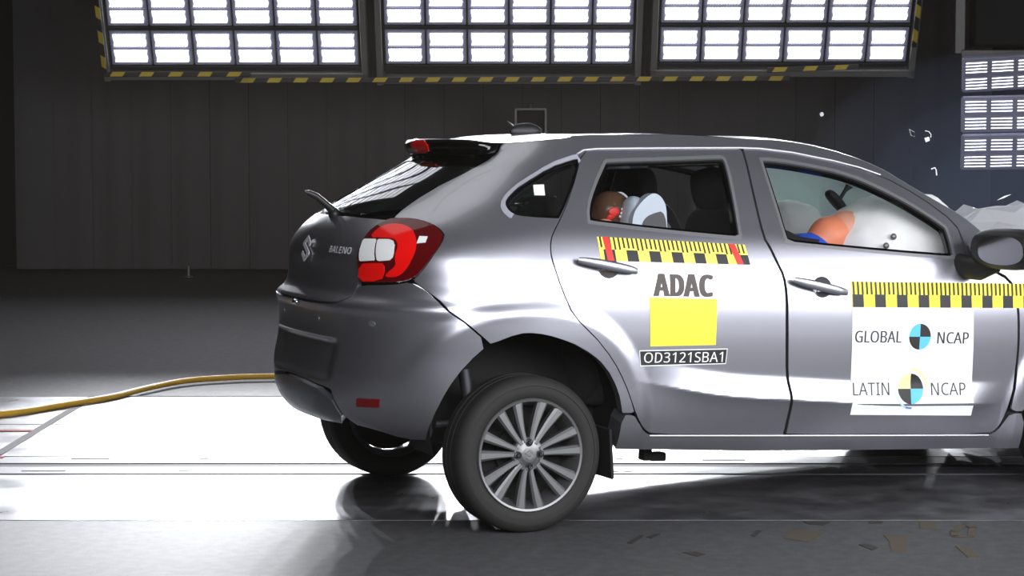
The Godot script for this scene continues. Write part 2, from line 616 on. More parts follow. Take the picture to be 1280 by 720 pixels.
func materials() -> void:
	var p := mat("silver_grey_paint", Color(0.66, 0.66, 0.69), 0.31, 0.88)
	p.clearcoat_enabled = true
	p.clearcoat = 0.7
	p.clearcoat_roughness = 0.04
	mat("edge_highlight", Color(0.82, 0.82, 0.84), 0.3, 0.5)  # highlight of the roof and sill edges put into the colour
	mat("bevel_highlight_paint", Color(0.72, 0.72, 0.76), 0.45, 0.4)  # body paint lightened to carry the reflection of the quarter window bevel
	mat("badge_silver", Color(0.86, 0.86, 0.86), 0.4, 0.1)
	mat("dark_trim", Color(0.10, 0.10, 0.105), 0.45)
	mat("black_gloss", Color(0.03, 0.03, 0.032), 0.08)
	mat("black_matte", Color(0.035, 0.035, 0.035), 0.8)
	mat("seal_grey", Color(0.50, 0.50, 0.51), 0.4, 0.5)
	mat("rubber", Color(0.12, 0.115, 0.105), 0.75)
	mat("alloy", Color(0.50, 0.50, 0.50), 0.42, 0.8)
	mat("alloy_dark", Color(0.42, 0.42, 0.43), 0.4, 0.8)
	mat("chrome", Color(0.88, 0.88, 0.9), 0.1, 1.0)
	mat("skid_silver", Color(0.42, 0.43, 0.45), 0.35, 0.7)
	var g := mat("side_glass", Color(0.02, 0.03, 0.03, 0.04), 0.02)
	g.transparency = BaseMaterial3D.TRANSPARENCY_ALPHA
	g = mat("tinted_glass", Color(0.02, 0.03, 0.03, 0.45), 0.02)
	g.transparency = BaseMaterial3D.TRANSPARENCY_ALPHA
	g = mat("rear_glass", Color(0.10, 0.14, 0.13, 0.5), 0.02)
	g.transparency = BaseMaterial3D.TRANSPARENCY_ALPHA
	g = mat("cracked_screen", Color(0.74, 0.84, 0.83, 0.72), 0.5)
	g.transparency = BaseMaterial3D.TRANSPARENCY_ALPHA
	g.backlight_enabled = true
	g.backlight = Color(0.75, 0.85, 0.83)
	mat("lit_bonnet_paint", Color(0.86, 0.86, 0.87), 0.5, 0.25)  # silver paint lightened: the glare on the bonnet is in the colour
	mat("lamp_red_dark", Color(0.33, 0.02, 0.035), 0.06)
	mat("lamp_red", Color(0.93, 0.07, 0.06), 0.12)
	mat("lamp_clear", Color(0.93, 0.94, 0.93), 0.12)
	mat("reflector_red", Color(0.42, 0.04, 0.04), 0.3)
	mat("cabin_dark", Color(0.13, 0.125, 0.12), 0.8)
	mat("cabin_grey", Color(0.55, 0.54, 0.53), 0.8)
	var s := mat("seat_cloth", Color(0.12, 0.115, 0.115), 0.9)
	s.rim_enabled = true
	s.rim = 0.3
	mat("airbag_cloth", Color(0.96, 0.96, 0.95), 0.85)
	mat("sticker_yellow", Color(1.0, 0.93, 0.22), 0.5)
	mat("sticker_pale_yellow", Color(1.0, 0.93, 0.36), 0.5)
	mat("sticker_black", Color(0.09, 0.085, 0.09), 0.5)
	mat("sticker_white", Color(0.93, 0.93, 0.93), 0.5)
	mat("sticker_red", Color(0.85, 0.16, 0.12), 0.5)
	mat("sticker_cyan", Color(0.36, 0.74, 0.86), 0.5)
	mat("sticker_ring", Color(0.74, 0.88, 0.92), 0.5)
	mat("sticker_ring_blue", Color(0.45, 0.52, 0.75), 0.5)
	mat("sticker_cream", Color(0.97, 0.94, 0.62), 0.5)
	mat("letter_grey", Color(0.17, 0.165, 0.17), 0.5)
	mat("letter_brown", Color(0.27, 0.235, 0.20), 0.5)
	mat("skin_vinyl", Color(0.88, 0.52, 0.38), 0.5)
	mat("skin_vinyl_pale", Color(0.85, 0.60, 0.50), 0.5)
	mat("child_vinyl", Color(0.36, 0.26, 0.20), 0.2)
	mat("blue_cloth", Color(0.10, 0.32, 0.78), 0.85)
	mat("pale_shell", Color(0.74, 0.78, 0.82), 0.5)
	mat("grey_pad", Color(0.36, 0.36, 0.37), 0.85)
	mat("steel_dark", Color(0.20, 0.20, 0.21), 0.5, 0.5)
	mat("frame_grey", Color(0.50, 0.49, 0.48), 0.5, 0.4)
	mat("housing", Color(0.62, 0.62, 0.70), 0.5, 0.1)  # LED bloom around the strips put into the pale blue-grey
	mat("hazard_yellow", Color(0.74, 0.64, 0.16), 0.6)
	mat("hazard_black", Color(0.10, 0.09, 0.08), 0.6)
	mat("cable_orange", Color(1.0, 0.78, 0.24), 0.5)
	mat("tape_dark", Color(0.20, 0.20, 0.21), 0.8)
	mat("tape_red", Color(0.62, 0.14, 0.14), 0.8)
	mat("tape_brown", Color(0.30, 0.265, 0.21), 0.7)
	mat("tape_dusk", Color(0.18, 0.165, 0.15), 0.7)
	mat("slot_black", Color(0.03, 0.03, 0.03), 0.8)
	mat("teal_plastic", Color(0.30, 0.45, 0.42), 0.4)
	mat("pale_blue", Color(0.45, 0.62, 0.82), 0.4)
	var e := mat("led_glow", Color(0.9, 0.9, 0.95), 0.4)
	e.emission_enabled = true
	e.emission = Color(0.96, 0.97, 1.0)
	e.emission_energy_multiplier = STRIP_GLOW
	e = mat("led_dim", Color(0.9, 0.9, 0.95), 0.4)
	e.emission_enabled = true
	e.emission = Color(0.96, 0.96, 1.0)
	e.emission_energy_multiplier = 1.6
	e = mat("ceiling_glow", Color(0.9, 0.9, 0.9), 0.6)
	e.emission_enabled = true
	e.emission = Color(1, 1, 1)
	e.emission_energy_multiplier = 0.25
	# floor and walls
	var f := mat("plate_white", Color(1, 1, 1), 0.46, 0.75)
	f.albedo_texture = noise_tex(0.012, Color(0.40, 0.40, 0.415), Color(0.64, 0.64, 0.65), 3, 1024, 5)
	f.uv1_triplanar = true
	f.uv1_world_triplanar = true
	f.uv1_scale = Vector3(0.35, 0.35, 0.35)
	f.roughness_texture = noise_tex(0.02, Color(0.55, 0.55, 0.55), Color(1, 1, 1), 8, 512, 4)
	f = mat("concrete", Color(1, 1, 1), 0.68)
	f.albedo_texture = noise_tex(0.02, Color(0.28, 0.28, 0.285), Color(0.37, 0.37, 0.375), 5, 1024, 6)
	f.uv1_triplanar = true
	f.uv1_world_triplanar = true
	f.uv1_scale = Vector3(0.6, 0.6, 0.6)
	f.detail_enabled = true
	f.detail_blend_mode = BaseMaterial3D.BLEND_MODE_MUL
	f.detail_albedo = noise_tex(0.35, Color(0.72, 0.72, 0.73), Color(1.0, 1.0, 1.0), 15, 512, 2)
	f = mat("channel_steel", Color(0.40, 0.40, 0.42), 0.6, 0.1)
	f = mat("curtain_cloth", Color(0.36, 0.352, 0.35), 0.9)
	mat("ceiling_grey", Color(0.62, 0.62, 0.62), 0.9)
	mat("wall_dark", Color(0.13, 0.125, 0.12), 0.9)

# one LED strip, outlined by its dots
func strip_mesh(w: float, h: float) -> ArrayMesh:
	var q := PackedVector2Array()
	var k := 12
	for i in k:
		var x0 := -w / 2 + w * i / k
		q.append(Vector2(x0, h / 2)); q.append(Vector2(x0 + w / k * 0.5, h / 2 - h * 0.06))
	for i in 4:
		q.append(Vector2(w / 2 - (0.03 if i % 2 else 0.0) * w, h / 2 - h * i / 3.0))
	for i in k:
		var x0 := w / 2 - w * i / k
		q.append(Vector2(x0 - w / k * 0.5, -h / 2 + h * 0.06)); q.append(Vector2(x0 - w / k, -h / 2))
	for i in range(1, 3):
		q.append(Vector2(-w / 2 + (0.03 if i % 2 else 0.0) * w, -h / 2 + h * i / 3.0))
	var b := MB.new()
	b.slab(q, 0.006)
	return b.mesh()

# a floodlight frame: cols x rows of LED modules, lower edge at the origin, facing +z, leaning forward at the top
func flood_frame(called: String, label: String, at: Vector3, turn: float, lean: float, cols: int, rows: int, pitch: Vector2, margin_low: float, group: String, aim: Vector3, lit: float) -> Node3D:
	var o := thing(called, label, "floodlight", at, turn, group)
	var w := cols * pitch.x
	var h := rows * pitch.y
	var tb := Transform3D(Basis(Vector3.RIGHT, lean), Vector3.ZERO)
	var b := MB.new()
	for s in [-1.0, 1.0]:
		b.box(tb * T(s * (w / 2 + 0.05), h / 2 - margin_low / 2, 0), Vector3(0.06, h + margin_low + 0.1, 0.14), 0.006)
	b.box(tb * T(0, -margin_low, 0), Vector3(w + 0.16, 0.07, 0.14), 0.006)
	b.box(tb * T(0, h + 0.04, 0), Vector3(w + 0.16, 0.06, 0.14), 0.006)
	part("frame", b, M.frame_grey, o)
	b = MB.new()
	b.box(tb * T(0, -margin_low / 2 - 0.01, -0.02), Vector3(w, margin_low - 0.03, 0.03), 0.004)
	part("lower_plate", b, M.steel_dark, o)
	b = MB.new()
	b.box(T(0, 0, -0.03), Vector3(pitch.x - 0.012, pitch.y - 0.045, 0.07), 0.008)
	b.box(T(0, 0, 0.012), Vector3(pitch.x * 0.9, 0.012, 0.018), 0.002)
	var house := b.mesh()
	var strip := strip_mesh(pitch.x * 0.79, pitch.y * 0.315)
	for c in cols:
		for r in rows:
			var m := put("lamp_module", house, M.housing, o)
			m.transform = tb * T((c + 0.5) * pitch.x - w / 2, (r + 0.5) * pitch.y, 0.02)
			for k in [-1.0, 1.0]:
				var s := put("led_strip", strip, M.led_glow, m)
				s.position = Vector3(0, k * pitch.y * 0.20, 0.008)
	b = MB.new()
	for r in rows + 1:
		b.box(tb * T(0, r * pitch.y, 0.005), Vector3(w, 0.035, 0.06), 0.004)
	part("crossbar", b, M.steel_dark, o)
	for c in [0, 2, 3, 5]:
		for r in [1, 4]:
			var l := SpotLight3D.new()
			l.name = "lamp_light"
			o.add_child(l, true)
			l.position = tb * Vector3((c + 0.5) * pitch.x - w / 2, (r + 0.5) * pitch.y + pitch.y * 0.205, 0.06)
			l.light_color = Color(0.97, 0.98, 1.0)
			l.light_energy = lit
			l.light_size = 0.03
			l.spot_range = 60.0
			l.spot_attenuation = 2.0
			l.spot_angle = 12.0
			l.spot_angle_attenuation = 0.9
			l.shadow_enabled = true
			l.look_at_from_position(o.transform * l.position, aim + Vector3((c - 2.5) * 0.25, 0, 0))
	return o

func build_lights() -> void:
	var rowg := "floodlight frames hung over the curtain"
	var P := Vector2(0.390, 0.404)
	flood_frame("floodlight", "LED floodlight frame hung over the curtain above the bare floor and orange cable", Vector3(-2.61, 2.225, -20.0), 0.0, 0.5, 6, 14, P, 0.08, rowg, Vector3(-1.7, 0, -8.65), SPOT_ENERGY)
	flood_frame("floodlight", "middle LED floodlight frame with a dark strip under its lamps, above the car roof", Vector3(-0.03, 2.235, -20.0), 0.0, 0.5, 6, 14, P, 0.13, rowg, Vector3(-0.9, 0, -8.65), SPOT_ENERGY)
	flood_frame("floodlight", "LED floodlight frame over the curtain nearest the stacked floodlights by the mast", Vector3(2.555, 2.255, -20.0), 0.0, 0.5, 6, 14, P, 0.08, rowg, Vector3(-0.6, 0, -8.65), SPOT_ENERGY)
	# the bank behind and above the camera that lights the near flank
	var b := MB.new()
	b.box(T(0, 0, -0.06), Vector3(2.26, 2.30, 0.1), 0.01)
	var house := b.mesh()
	b = MB.new()
	b.box(T(0, 0, 0), Vector3(2.2, 2.2, 0.02), 0.004)
	var face := b.mesh()
	for k in 4:
		var az := deg_to_rad([-8.0, 16.0, 40.0, 64.0][k])
		var up: float = [2.95, 2.7, 2.1, 2.05][k]
		var o := thing("floodlight_bank", ["LED floodlight panel hung directly above and behind the camera", "LED floodlight panel next to the one above the camera", "LED floodlight panel aimed at the car's front door from the side", "LED floodlight panel farthest round the side, abreast of the bonnet"][k], "floodlight", Vector3(0.6 + 6.1 * sin(az), up, -8.6 + 6.1 * cos(az)), 0.0, "floodlight panels around the near side")
		o.look_at_from_position(o.position, Vector3(0.6, 0.8, -8.6), Vector3.UP, true)
		put("housing", house, M.steel_dark, o)
		put("led_face", face, M.led_dim, o)
		var l := AreaLight3D.new()
		l.name = "lamp_light"
		o.add_child(l)
		l.position = Vector3(0, 0, 0.03)
		l.rotation.y = PI
		l.area_size = Vector2(2.2, 2.2)
		l.area_normalize_energy = false
		l.light_color = Color(0.97, 0.98, 1.0)
		l.light_energy = BANK_ENERGY
		l.area_range = 60.0
		l.area_attenuation = 2.0
		l.shadow_enabled = true

func added_ceiling_lamps() -> void:  # unseen lamps, added to lighten the rear pillar by reflection
	var b := MB.new()
	b.box(T(0, .06, 0), Vector3(2.78, .12, 2.58), 0.01)
	var house := b.mesh()
	b = MB.new()
	b.box(T(0, -.005, 0), Vector3(2.74, .02, 2.54), 0.004)
	var face := b.mesh()
	for k in 4:
		var o := thing("added_ceiling_lamp", ["added wide ceiling lamp panel over the bare floor, nearest the curtain", "added wide ceiling lamp panel over the car's tailgate, nearest the curtain", "added wide ceiling lamp panel over the bare floor, nearest the camera", "added wide ceiling lamp panel straight over the car's tailgate"][k], "ceiling lamp", Vector3([-4.2, -1.4, -4.2, -1.4][k], 8.85, [-13.2, -13.2, -10.6, -10.6][k]), 0.0, "added ceiling lamp panels")
		put("housing", house, M.steel_dark, o)
		put("lamp_face", face, M.ceiling_glow, o)
		var l := AreaLight3D.new()
		l.name = "lamp_light"
		o.add_child(l)
		l.position = Vector3(0, -.03, 0)
		l.rotation.x = -PI / 2
		l.area_size = Vector2(2.74, 2.54)
		l.area_normalize_energy = false
		l.light_energy = CEILING_ENERGY
		l.area_range = 60.0
		l.area_attenuation = 2.0
		l.shadow_enabled = true

func build_hall() -> void:
	var b := MB.new()
	# floor: slab below, plates and rail channel on top
	b.box(T(0, -0.16, -9.5), Vector3(34, 0.3, 34), 0.0)
	var fl := struct("floor", b, M.concrete)
	var rows := [[-12.35, -11.145], [-11.125, -9.985], [-9.415, -8.275], [-8.262, -5.74]]
	var cols := [[-8.32, -5.39, -2.46, 0.47, 3.40, 6.33], [-8.32, -5.39, -2.46, 0.47, 3.40, 6.33], [-8.3, -3.2, 3.1, 6.33], [-8.3, 6.33]]
	for r in 4:
		for i in cols[r].size() - 1:
			b = MB.new()
			b.box(T((cols[r][i] + cols[r][i + 1]) / 2, -0.006, (rows[r][0] + rows[r][1]) / 2), Vector3(cols[r][i + 1] - cols[r][i] - .012, 0.012, rows[r][1] - rows[r][0]), 0.001)
			part("floor_plate", b, M.plate_white if r < 3 else M.concrete, fl)
	for z in [-9.87, -9.56]:
		b = MB.new()
		b.box(T(-1, -0.006, z), Vector3(15, 0.012, 0.2), 0.003)
		part("rail_flange", b, M.channel_steel, fl)
	b = MB.new()
	b.box(T(-1, -0.007, -9.715), Vector3(15, 0.006, 0.09), 0.0)
	part("rail_slot", b, M.slot_black, fl)
	for p in [[-2.0, -9.90, 0.18], [-2.14, -9.53, 0.20], [-1.46, -9.90, 0.04], [-1.5, -9.53, 0.045], [0.45, -9.90, 0.035], [0.51, -9.90, 0.03], [0.47, -9.52, 0.03], [0.53, -9.52, 0.035], [1.0, -9.86, 0.2]]:
		b = MB.new()
		b.box(T(p[0], 0.0006, p[1]), Vector3(p[2], 0.002, 0.022), 0.0005)
		part("lifting_slot", b, M.slot_black, fl)
	# shell
	b = MB.new()
	b.box(T(0, 4.5, -26.2), Vector3(34, 9.4, 0.3), 0.0)
	struct("wall_back", b, M.wall_dark)
	b = MB.new()
	b.box(T(0, 4.5, 7.2), Vector3(34, 9.4, 0.3), 0.0)
	struct("wall_front", b, M.wall_dark)
	for s in [-1, 1]:
		b = MB.new()
		b.box(T(s * 16.8, 4.5, -9.5), Vector3(0.3, 9.4, 33.6), 0.0)
		struct("wall_left" if s < 0 else "wall_right", b, M.wall_dark)
	b = MB.new()
	b.box(T(0, 9.3, -9.5), Vector3(34, 0.3, 34), 0.0)
	struct("ceiling", b, M.ceiling_grey)
	# curtain of corrugated strips
	var cu := thing("backdrop_curtain", "tall dark grey pleated curtain across the back of the hall", "curtain", Vector3(-0.1, 0.05, -24.3))
	for i in 25:
		b = MB.new()
		var x0 := -5.63 + i * 0.45
		var wv := 0.03 + 0.05 * rng.randf()
		var prev := Vector3.ZERO
		var pn := Vector3.ZERO
		for k in 13:
			var t := k / 12.0
			var z := wv * (0.5 - 0.5 * cos(t * TAU)) + 0.02 * sin(t * 9 + i)
			var dz := wv * PI * sin(t * TAU) / 0.45 + 0.18 / 0.45 * cos(t * 9 + i)
			var p := Vector3(x0 + t * 0.446, 0, z)
			var nn := Vector3(-dz * 0.5, 0, 1).normalized()
			if k:
				b.quad(prev, p, p + Vector3(0, 8.6, 0), prev + Vector3(0, 8.6, 0), pn, nn, nn, pn)
				var bk := Vector3(0, 0, -0.012)
				b.quad(prev + bk, p + bk, p + bk + Vector3(0, 8.6, 0), prev + bk + Vector3(0, 8.6, 0), -pn, -nn, -nn, -pn)
				b.flat(prev, p, p + bk, prev + bk, Vector3.DOWN)
			prev = p; pn = nn
		part("curtain_strip", b, M.curtain_cloth, cu)
	b = MB.new()
	b.tube([Vector3(-5.7, 8.62, 0.02), Vector3(5.7, 8.62, 0.02)], 0.03, 10)
	part("curtain_rail", b, M.steel_dark, cu)

func build_car() -> void:
	XR = Spl.new([[.16, -.44], [.22, -.55], [.28, -.63], [.35, -.675], [.45, -.69], [.58, -.67], [.70, -.675], [.74, -.685], [.78, -.645], [.84, -.635], [.95, -.635], [1.02, -.595], [1.07, -.545], [1.13, -.465], [1.20, -.355], [1.30, -.185], [1.40, -.03], [1.50, .08]])
	WD = Spl.new([[.16, .77], [.24, .81], [.32, .832], [.5, .85], [.68, .860], [.80, .858], [.92, .842], [.98, .826], [1.04, .805], [1.12, .765], [1.25, .695], [1.36, .63], [1.44, .57], [1.50, .52]])
	NE = Spl.new([[.16, 2.7], [.9, 2.75], [1.0, 2.65], [1.1, 2.4], [1.2, 2.15], [1.4, 2.0]])
	ED = Spl.new([[-1.18, 1.394], [-.66, 1.392], [-.547, 1.396], [-.157, 1.418], [.16, 1.441], [.5, 1.457], [.75, 1.453], [1.05, 1.444], [1.25, 1.408], [1.41, 1.356], [1.524, 1.293], [1.66, 1.222], [1.78, 1.157], [1.86, 1.09], [1.95, 1.035]])
	RC = Spl.new([[-1.18, 0.0], [-.66, .008], [-.3, .014], [0, .008], [.25, .004], [.5, .004], [.75, .012], [1.05, .028], [1.3, .05], [1.45, .055], [1.95, .05]])
	CREASE = Spl.new([[.1, .50], [.26, .47], [.57, .422], [.9, .402], [1.2, .387], [1.7, .38], [2.0, .38]])
	car = thing("hatchback_car", "silver-grey five-door hatchback with yellow measuring strips and test stickers on its flank", "car", Vector3(-0.263, 0, -8.7576), 0.41015)
	var paint: Material = M.silver_grey_paint
	var eu := []
	for i in 40: eu.append(lerpf(1.86, -0.60, i / 39.0))
	# doors and their openings
	var rear_door := [[.026, 1.369], [-.062, 1.248], [-.125, 1.108], [-.155, 1.046], [-.161, 1.013], [-.16, .973], [-.151, .931], [-.126, .835], [-.081, .734], [-.006, .652], [.076, .565], [.136, .471], [.179, .376], [.206, .327], [.244, .285], [.29, .268], [.60, .264], [.882, .260], [.882, .262], [.885, .403], [.862, .501], [.847, .671], [.84, .832], [.83, .904], [.806, .951], [.776, 1.02], [.757, 1.05], [.752, 1.203], [.757, 1.393], [.755, 1.408], [.72, 1.411], [.505, 1.401], [.247, 1.389], [.085, 1.38]]
	var rear_win := [[.105, 1.335], [.11, 1.34], [.128, 1.344], [.42, 1.363], [.626, 1.378], [.66, 1.378], [.672, 1.35], [.669, 1.2], [.66, 1.045], [.655, 1.042], [.311, 1.061], [-.012, 1.087], [-.018, 1.09], [-.012, 1.15], [.03, 1.23]]
	var front_door := [[.762, 1.403], [.758, 1.203], [.763, 1.055], [.784, 1.021], [.812, .954], [.837, .906], [.849, .834], [.857, .673], [.871, .501], [.894, .403], [.893, .262], [.893, .260], [1.40, .254], [1.901, .247], [1.938, .266], [1.958, .301], [1.977, .377], [1.996, .463], [2.001, .601], [1.993, .737], [1.979, .839], [1.943, .906], [1.856, .944], [1.765, .966], [1.745, .985], [1.73, 1.06], [1.72, 1.133], [1.57, 1.242], [1.396, 1.326], [1.178, 1.377], [.994, 1.403], [.845, 1.413], [.765, 1.413]]
	var front_win := [[.823, 1.373], [.83, 1.377], [.889, 1.379], [1.033, 1.365], [1.242, 1.333], [1.443, 1.254], [1.588, 1.176], [1.66, 1.129], [1.672, 1.118], [1.682, .99], [1.678, .985], [1.367, .998], [.866, 1.028], [.856, 1.035], [.84, 1.2]]
	var cup_r := ring2(.05, .922, .046, .042)
	var cup_f := ring2(1.012, .862, .046, .043)
	var d1 := both("rear_door", rear_door, paint, {"holes": [rear_win, cup_r], "su": .013, "sy": .008})
	var d2 := both("front_door", front_door, paint, {"holes": [front_win, cup_f], "su": .015, "sy": .008})
	both("door_lining", rear_door, M.cabin_dark, {"holes": [rear_win], "off": -0.06, "gap": 0.02, "depth": 0.0, "su": .05, "sy": .03})
	both("door_lining", front_door, M.cabin_dark, {"holes": [front_win], "off": -0.06, "gap": 0.02, "depth": 0.0, "su": .05, "sy": .03})
	for w in [[rear_win, d1], [front_win, d2]]:
		both("window_seal", w[0], M.seal_grey, {"holes": [shrink(w[0], .013)], "off": 0.001, "gap": -0.002, "depth": 0.03})
		both("inner_seal", shrink(w[0], .010), M.black_gloss, {"holes": [shrink(w[0], .026)], "off": -0.010, "gap": 0.0, "depth": 0.02})
		both("window_pane", shrink(w[0], .012), M.side_glass, {"off": -0.014, "gap": 0.0, "depth": 0.0, "smooth": 0})
	# body side: quarter, cant rail and A-pillar in one stamping
	var qglass := [[.004, 1.339], [-.068, 1.333], [-.222, 1.301], [-.336, 1.231], [-.366, 1.186], [-.366, 1.158], [-.342, 1.131], [-.311, 1.113], [-.254, 1.106], [-.137, 1.104], [-.132, 1.106], [-.07, 1.235]]
	var side := []
	for u in eu: side.append([u, ED.at(u)])
	side += [[-.645, 1.389], [-.611, 1.341], [-.687, 1.263], [-.744, 1.195], [-.757, 1.081], [-.722, 1.079], [-.66, 1.081], [-.606, 1.072], [-.554, 1.056], [-.515, 1.031], [-.508, 1.013], [-.512, .977], [-.538, .915], [-.576, .863], [-.590, .851], [-.562, .826], [-.43, .727], [-.336, .622]]
	side += [[-.334, .621], [-.255, .664], [-.201, .667], [-.136, .651], [-.056, .617], [.047, .537], [.105, .447], [.13, .357], [.131, .356], [.185, .356]]
	var back := rear_door.slice(0, 13)
	back.reverse()
	side += back
	side += [[.085, 1.382], [.247, 1.391], [.505, 1.403], [.72, 1.413], [.845, 1.415], [.994, 1.405], [1.178, 1.379], [1.396, 1.328], [1.57, 1.244], [1.72, 1.137], [1.735, 1.07], [1.75, .985], [1.78, .99], [1.86, 1.06]]
	both("side_panel", side, paint, {"holes": [qglass], "su": .013, "sy": .009, "depth": .045})
	both("quarter_lining", side, M.cabin_dark, {"holes": [qglass], "off": -0.07, "gap": 0.015, "depth": 0.0, "su": .05, "sy": .03})
	both("quarter_seal", qglass, M.black_gloss, {"holes": [shrink(qglass, .010)], "off": -0.002, "gap": -0.001, "depth": 0.02})
	both("quarter_window", shrink(qglass, .009), M.tinted_glass, {"off": -0.006, "gap": 0.0, "depth": 0.0, "smooth": 0})
	both("pillar_cover", [[.748, 1.04], [.79, 1.03], [.79, 1.42], [.75, 1.42]], M.black_matte, {"off": -0.012, "gap": 0.0, "smooth": 0})
	# edge strips, their highlights put into paler material: roof gutter, sill lip, window flange
	var b0 := MB.new()
	var line := []
	for p in [[-.01, 1.358], [.026, 1.374], [.085, 1.3815], [.247, 1.3905], [.505, 1.4025], [.74, 1.413], [.845, 1.4145], [.994, 1.4045], [1.178, 1.3785], [1.30, 1.355], [1.396, 1.3275]]: line.append(skc(p[0], p[1], .0035))
	b0.tube(line, .0042, 8)
	part("roof_highlight_strip", b0, M.edge_highlight, car)
	part("roof_highlight_strip", b0.mirrored(), M.edge_highlight, car)
	b0 = MB.new()
	line = []
	for i in 28: line.append(skc(lerpf(.27, 1.90, i / 27.0), lerpf(.2635, .2425, i / 27.0), .0045))
	b0.tube(line, .0042, 8)
	part("sill_highlight_strip", b0, M.edge_highlight, car)
	part("sill_highlight_strip", b0.mirrored(), M.edge_highlight, car)
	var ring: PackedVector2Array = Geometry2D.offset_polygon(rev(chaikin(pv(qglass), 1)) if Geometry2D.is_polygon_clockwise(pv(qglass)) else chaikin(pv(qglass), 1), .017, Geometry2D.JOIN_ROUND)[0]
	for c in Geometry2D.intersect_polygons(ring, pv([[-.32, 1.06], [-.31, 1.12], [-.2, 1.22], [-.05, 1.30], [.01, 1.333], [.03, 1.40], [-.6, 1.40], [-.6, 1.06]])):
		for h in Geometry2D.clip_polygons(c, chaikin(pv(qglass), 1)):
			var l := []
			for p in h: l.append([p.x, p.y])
			both("window_flange", l, M.bevel_highlight_paint, {"off": .003, "gap": 0.0, "smooth": 0, "depth": .006})
	# door handles
	for h in [[-.071, .949, .162, .911, d1, .05, .922, .046, .042], [.866, .889, 1.116, .842, d2, 1.012, .862, .046, .043]]:
		var b := MB.new()
		var pts := []
		var rad := []
		for i in 15:
			var t := i / 14.0
			pts.append(skc(lerpf(h[0], h[2], t), lerpf(h[1], h[3], t), 0.014 + 0.026 * pow(sin(PI * clampf(t, 0.02, 0.98)), 0.3)))
			rad.append(0.0195 * pow(clampf(sin(PI * lerpf(0.03, 0.97, t)), 0, 1), 0.22))
		b.tube(pts, rad, 14, true, Vector3.UP, 0.4, 1.0)
		part("door_handle", b, paint, car)
		part("door_handle", b.mirrored(), paint, car)
		b = MB.new()
		for r in 6:
			for k in 28:
				var P := func(rr: int, kk: int) -> Vector3:
					var q := rr / 6.0
					var w := TAU * kk / 28.0
					return skc(h[5] + h[7] * q * cos(w), h[6] + h[8] * q * sin(w), -0.022 * (1.0 - q * q))
				var c: Vector3 = skc(h[5], h[6], 0.05)
				b.quad(P.call(r, k), P.call(r, k + 1), P.call(r + 1, k + 1), P.call(r + 1, k), (c - P.call(r, k)).normalized(), (c - P.call(r, k + 1)).normalized(), (c - P.call(r + 1, k + 1)).normalized(), (c - P.call(r + 1, k)).normalized())
		part("handle_cup", b, paint, car)
		part("handle_cup", b.mirrored(), paint, car)
	# sill, front wing
	both("sill", [[.131, .351], [.185, .351], [.206, .322], [.244, .280], [.29, .262], [.6, .258], [.882, .254], [1.40, .248], [1.905, .241], [1.945, .262], [1.965, .30], [1.985, .34], [2.06, .34], [2.078, .18], [2.077, .179], [.835, .187], [.4, .20], [.131, .208], [.13, .21]], paint, {"depth": 0.1})
	both("front_wing", [[1.757, .974], [1.86, .952], [1.952, .912], [1.987, .842], [2.001, .737], [2.009, .60], [2.004, .463], [1.985, .377], [1.992, .346], [2.06, .346], [2.09, .42], [2.16, .55], [2.27, .64], [2.44, .675], [2.6, .64], [2.72, .55], [2.79, .42], [2.82, .30], [3.0, .3], [3.0, .55], [2.93, .78], [2.75, .9], [2.4, .985], [2.1, 1.028], [1.95, 1.03], [1.86, 1.055], [1.785, .985]], paint)
	# rear: bumper, skid, tailgate, window, spoiler
	var bump := [[-.339, .622], [-.43, .724], [-.562, .823], [-.594, .845], [-.652, .829], [-.786, .818], [-.800, .80], [-.806, .77], [-.833, .744], [-.87, .737], [-1.0, .732], [-UC, .730]]
	var low := [[-UC, .43], [-1.0, .42], [-.86, .405], [-.852, .396], [-.816, .27], [-.716, .259], [-.631, .231], [-.536, .235], [-.533, .239], [-.469, .362], [-.44, .441], [-.394, .549]]
	var bm := bump.duplicate()
	for i in range(bump.size() - 2, -1, -1): bm.append([-2 * UC - bump[i][0], bump[i][1]])
	for i in range(low.size() - 1, -1, -1): bm.append([-2 * UC - low[i][0], low[i][1]])
	bm += low.slice(1)
	part("rear_bumper", sheet(bm, {"su": .02, "sy": .011, "depth": .045}), paint, car)
	var sk := [[-.858, .392], [-.822, .272], [-1.0, .262], [-UC, .260]]
	part("skid_plate", sheet(sk + [[-2 * UC + 1.0, .262], [-2 * UC + .822, .272], [-2 * UC + .858, .392], [-UC, .424]], {"off": 0.006, "depth": 0.03}), M.skid_silver, car)
	both("bumper_reflector", [[-.731, .383], [-.646, .389], [-.653, .357], [-.74, .350]], M.reflector_red, {"off": 0.004, "gap": 0.0, "smooth": 0, "su": .02})
	for p in [[-.986, .669], [-.696, .675]]: both("parking_sensor", ring2(p[0], p[1], .012, .011, 14), M.seal_grey, {"off": 0.003, "gap": 0.0, "smooth": 0, "su": .02})
	var tg := mir([[-.760, 1.076], [-.772, 1.062], [-.797, 1.03], [-.800, .99], [-.797, .95], [-.797, .90], [-.795, .822], [-.803, .80], [-.809, .772], [-.836, .749], [-.87, .742], [-1.0, .738], [-UC, .736]])
	part("tailgate", sheet(tg, {"su": .03}), paint, car)
	var fr := [[-.764, 1.086], [-.748, 1.195], [-.691, 1.263], [-.615, 1.338], [-.66, 1.331], [-.8, 1.327], [-UC, 1.325]]
	var gl := [[-.925, 1.098], [-.87, 1.10], [-.842, 1.118], [-.850, 1.16], [-.878, 1.21], [-.885, 1.302], [-.895, 1.311], [-UC, 1.316]]
	var glass := mir(gl)
	part("rear_window_frame", sheet(mir(fr) + [], {"holes": [glass], "off": -0.002}), M.black_gloss, car)
	part("rear_window", sheet(glass, {"off": -0.005, "gap": -0.003, "depth": 0.0}), M.rear_glass, car)
